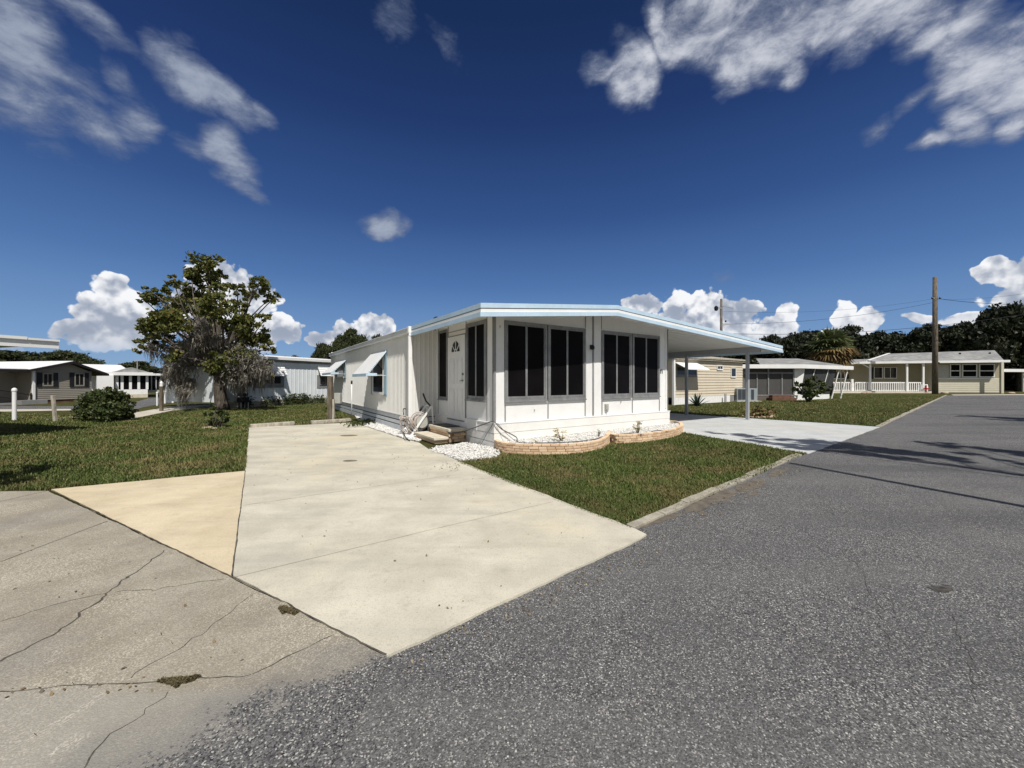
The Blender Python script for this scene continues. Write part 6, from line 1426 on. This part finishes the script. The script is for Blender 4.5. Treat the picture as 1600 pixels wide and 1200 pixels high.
# ---- carport roof corner at the left edge
P0 = P3(92, 530, 11.0); root = empty('neighbour_carport', (P0[0], P0[1], 0), 0, 'white ribbed metal carport roof edge entering at the left border', 'carport')
q = P3(-420, 505, 7.0); d = Vector((q[0] - P0[0], q[1] - P0[1])); root.rotation_euler = (0, 0, math.atan2(d.y, d.x)); L_ = d.length; z1 = P0[2]; z0 = P3(92, 545, 11.0)[2]
dz = 0
f_ = MB(); f_.box(.0, L_, -.05, .0, z0, z1 - .06); f_.build('fascia', M['white'], root)
f_ = MB(); 
for i in range(9): f_.box(.0 + i * .62, .60 + i * .62, -.09, .05, z1 - .075, z1 - .02 + .012 * (i % 2 + i))
f_.box(.02, L_, -.075, -.051, z0, z0 + .04); f_.build('drip_edge', M['roofw'], root)
side = -1 if True else 1
f_ = MB(); f_.box(0, L_, 0.0, .0 + .01, z0, z0 + .01)
MB().box(0.02, L_, -6, -.1, z0 + .1, z1 - .08).build('roof', M['roofw'], root)
for yy in (-5.5,): MB().box(L_ * .6, L_ * .6 + .1, yy, yy + .1, 0, z0 + .1).build('post', M['white'], root)
MB().box(L_ - 1.1, L_ - 1.0, -.5, -.4, 0, z0 + .1).build('post', M['white'], root)
# ---- things beside the viewer whose shade falls into the picture
def off_palm(bx, by, h, rad, label):
    root = empty('fan_palm', (bx, by, 0), 0, label, 'palm tree'); MB().tube([(0, 0, -.1), (.03, 0, h * .5), (0, 0, h)], [.17, .13, .11], 10).build('trunk', M['bark'], root, smooth=True)
    V, Fc = [], []; b = 0
    for i in range(30):
        a = rng.uniform(0, 6.283); el = rng.uniform(-.5, 1.1); d = Vector((math.cos(a) * math.cos(el), math.sin(a) * math.cos(el), math.sin(el))); L0 = rad * .45; c_ = Vector((0, 0, h)) + d * L0; sd_ = d.cross(Vector((0, 0, 1))).normalized(); up_ = sd_.cross(d)
        for j in range(15):
            t = (j - 7) / 7 * 1.45; e = d * math.cos(t) + sd_ * math.sin(t); ww = up_.cross(e).normalized() * rad * .03; Ls = rad * .55; m1 = c_ + e * Ls * .6; tip = c_ + e * Ls + Vector((0, 0, -rad * .15))
            V += [tuple(c_ - ww * .4), tuple(c_ + ww * .4), tuple(m1 + ww), tuple(m1 - ww), tuple(tip)]; Fc += [(b, b+1, b+2), (b, b+2, b+3), (b+3, b+2, b+4)]; b += 5
    mesh_np('fronds', V, Fc, M['palm'], root, 3)
K_ = 1 / math.tan(SUN_EL)
def caster(px, py, z):                   # point at height z whose shadow falls on the ground seen at (px, py)
    g = G(px, py); return g.x + SUN_H.x * z * K_, g.y + SUN_H.y * z * K_
bx, by = caster(1237, 724.5, 9.6)
root = empty('utility_pole', (bx, by, 0), 0, 'roadside wooden pole right of the viewer, casting the long thin shade', 'utility pole'); MB().tube([(0, 0, -.1), (0, 0, 9.6)], [.085, .065], 10).build('pole', M['wood'], root)
def off_tree(pts, hz, label, trunk_px, leaf='midleaf', per=900, size=.15):
    """crown clumps placed where their shade reaches the marked ground points"""
    cl = []
    for px, py, rr in pts:
        z = hz + rng.uniform(-.4, .5); x, y = caster(px, py, z); cl.append((x, y, z, rr))
    tx, ty = caster(*trunk_px, hz * .55)
    return tree('roadside_oak', label, (tx, ty), .09, hz * .62, cl, leaf, per, size, None, 2, seed=8, sub=8, spread=.30)
off_tree([(1150,680,.40),(1200,685,.50),(1245,690,.55),(1290,695,.6),(1335,699,.6),(1385,704,.55),(1430,709,.5),(1475,715,.42),(1300,704,.5),(1350,710,.45),(1260,700,.45),(1400,715,.35),(1190,690,.4),(1120,677,.3),(1230,697,.35),(1500,719,.3)], 10.6, 'slender roadside tree right of the viewer shading the road by the drive', (1600,742.5))
off_tree([(1480,695,.40),(1530,702,.5),(1575,708,.55),(1620,715,.6),(1660,706,.6),(1540,714,.35),(1600,724,.35),(1700,715,.6),(1440,692,.2)], 10.5, 'second roadside tree farther right of the viewer shading the road edge', (1760,760))
off_tree([(1510,650.5,.5),(1560,652.5,.7),(1610,655,.8),(1660,657,.8),(1580,657,.5)], 9.0, 'third roadside tree beyond the right border shading the distant road', (1720,668))
off_tree([(20,744,.55),(-30,748,.6),(70,738,.38),(100,733,.2),(-10,757,.4),(-80,750,.6),(30,752,.3),(60,730,.2)], 3.2, 'small tree beyond the left border shading the lawn corner', (-150,733), per=700, size=.12)

# dark hedge closing the view beyond the right hand carport
q = []
for _ in range(15000):
    px = rng.uniform(1535, 1720); Y = 66 + rng.uniform(-1.2, 1.2); x = (px - CX) / F * Y; q.append((x, Y, rng.random() ** .8 * (3.6 + .7 * math.sin(px * .11))))
tag(leaf_mesh('hedge', np.array(q), .42, M['darkleaf'], None, 1.5), 'dark clipped hedge behind the white carport and red car', 'hedge')
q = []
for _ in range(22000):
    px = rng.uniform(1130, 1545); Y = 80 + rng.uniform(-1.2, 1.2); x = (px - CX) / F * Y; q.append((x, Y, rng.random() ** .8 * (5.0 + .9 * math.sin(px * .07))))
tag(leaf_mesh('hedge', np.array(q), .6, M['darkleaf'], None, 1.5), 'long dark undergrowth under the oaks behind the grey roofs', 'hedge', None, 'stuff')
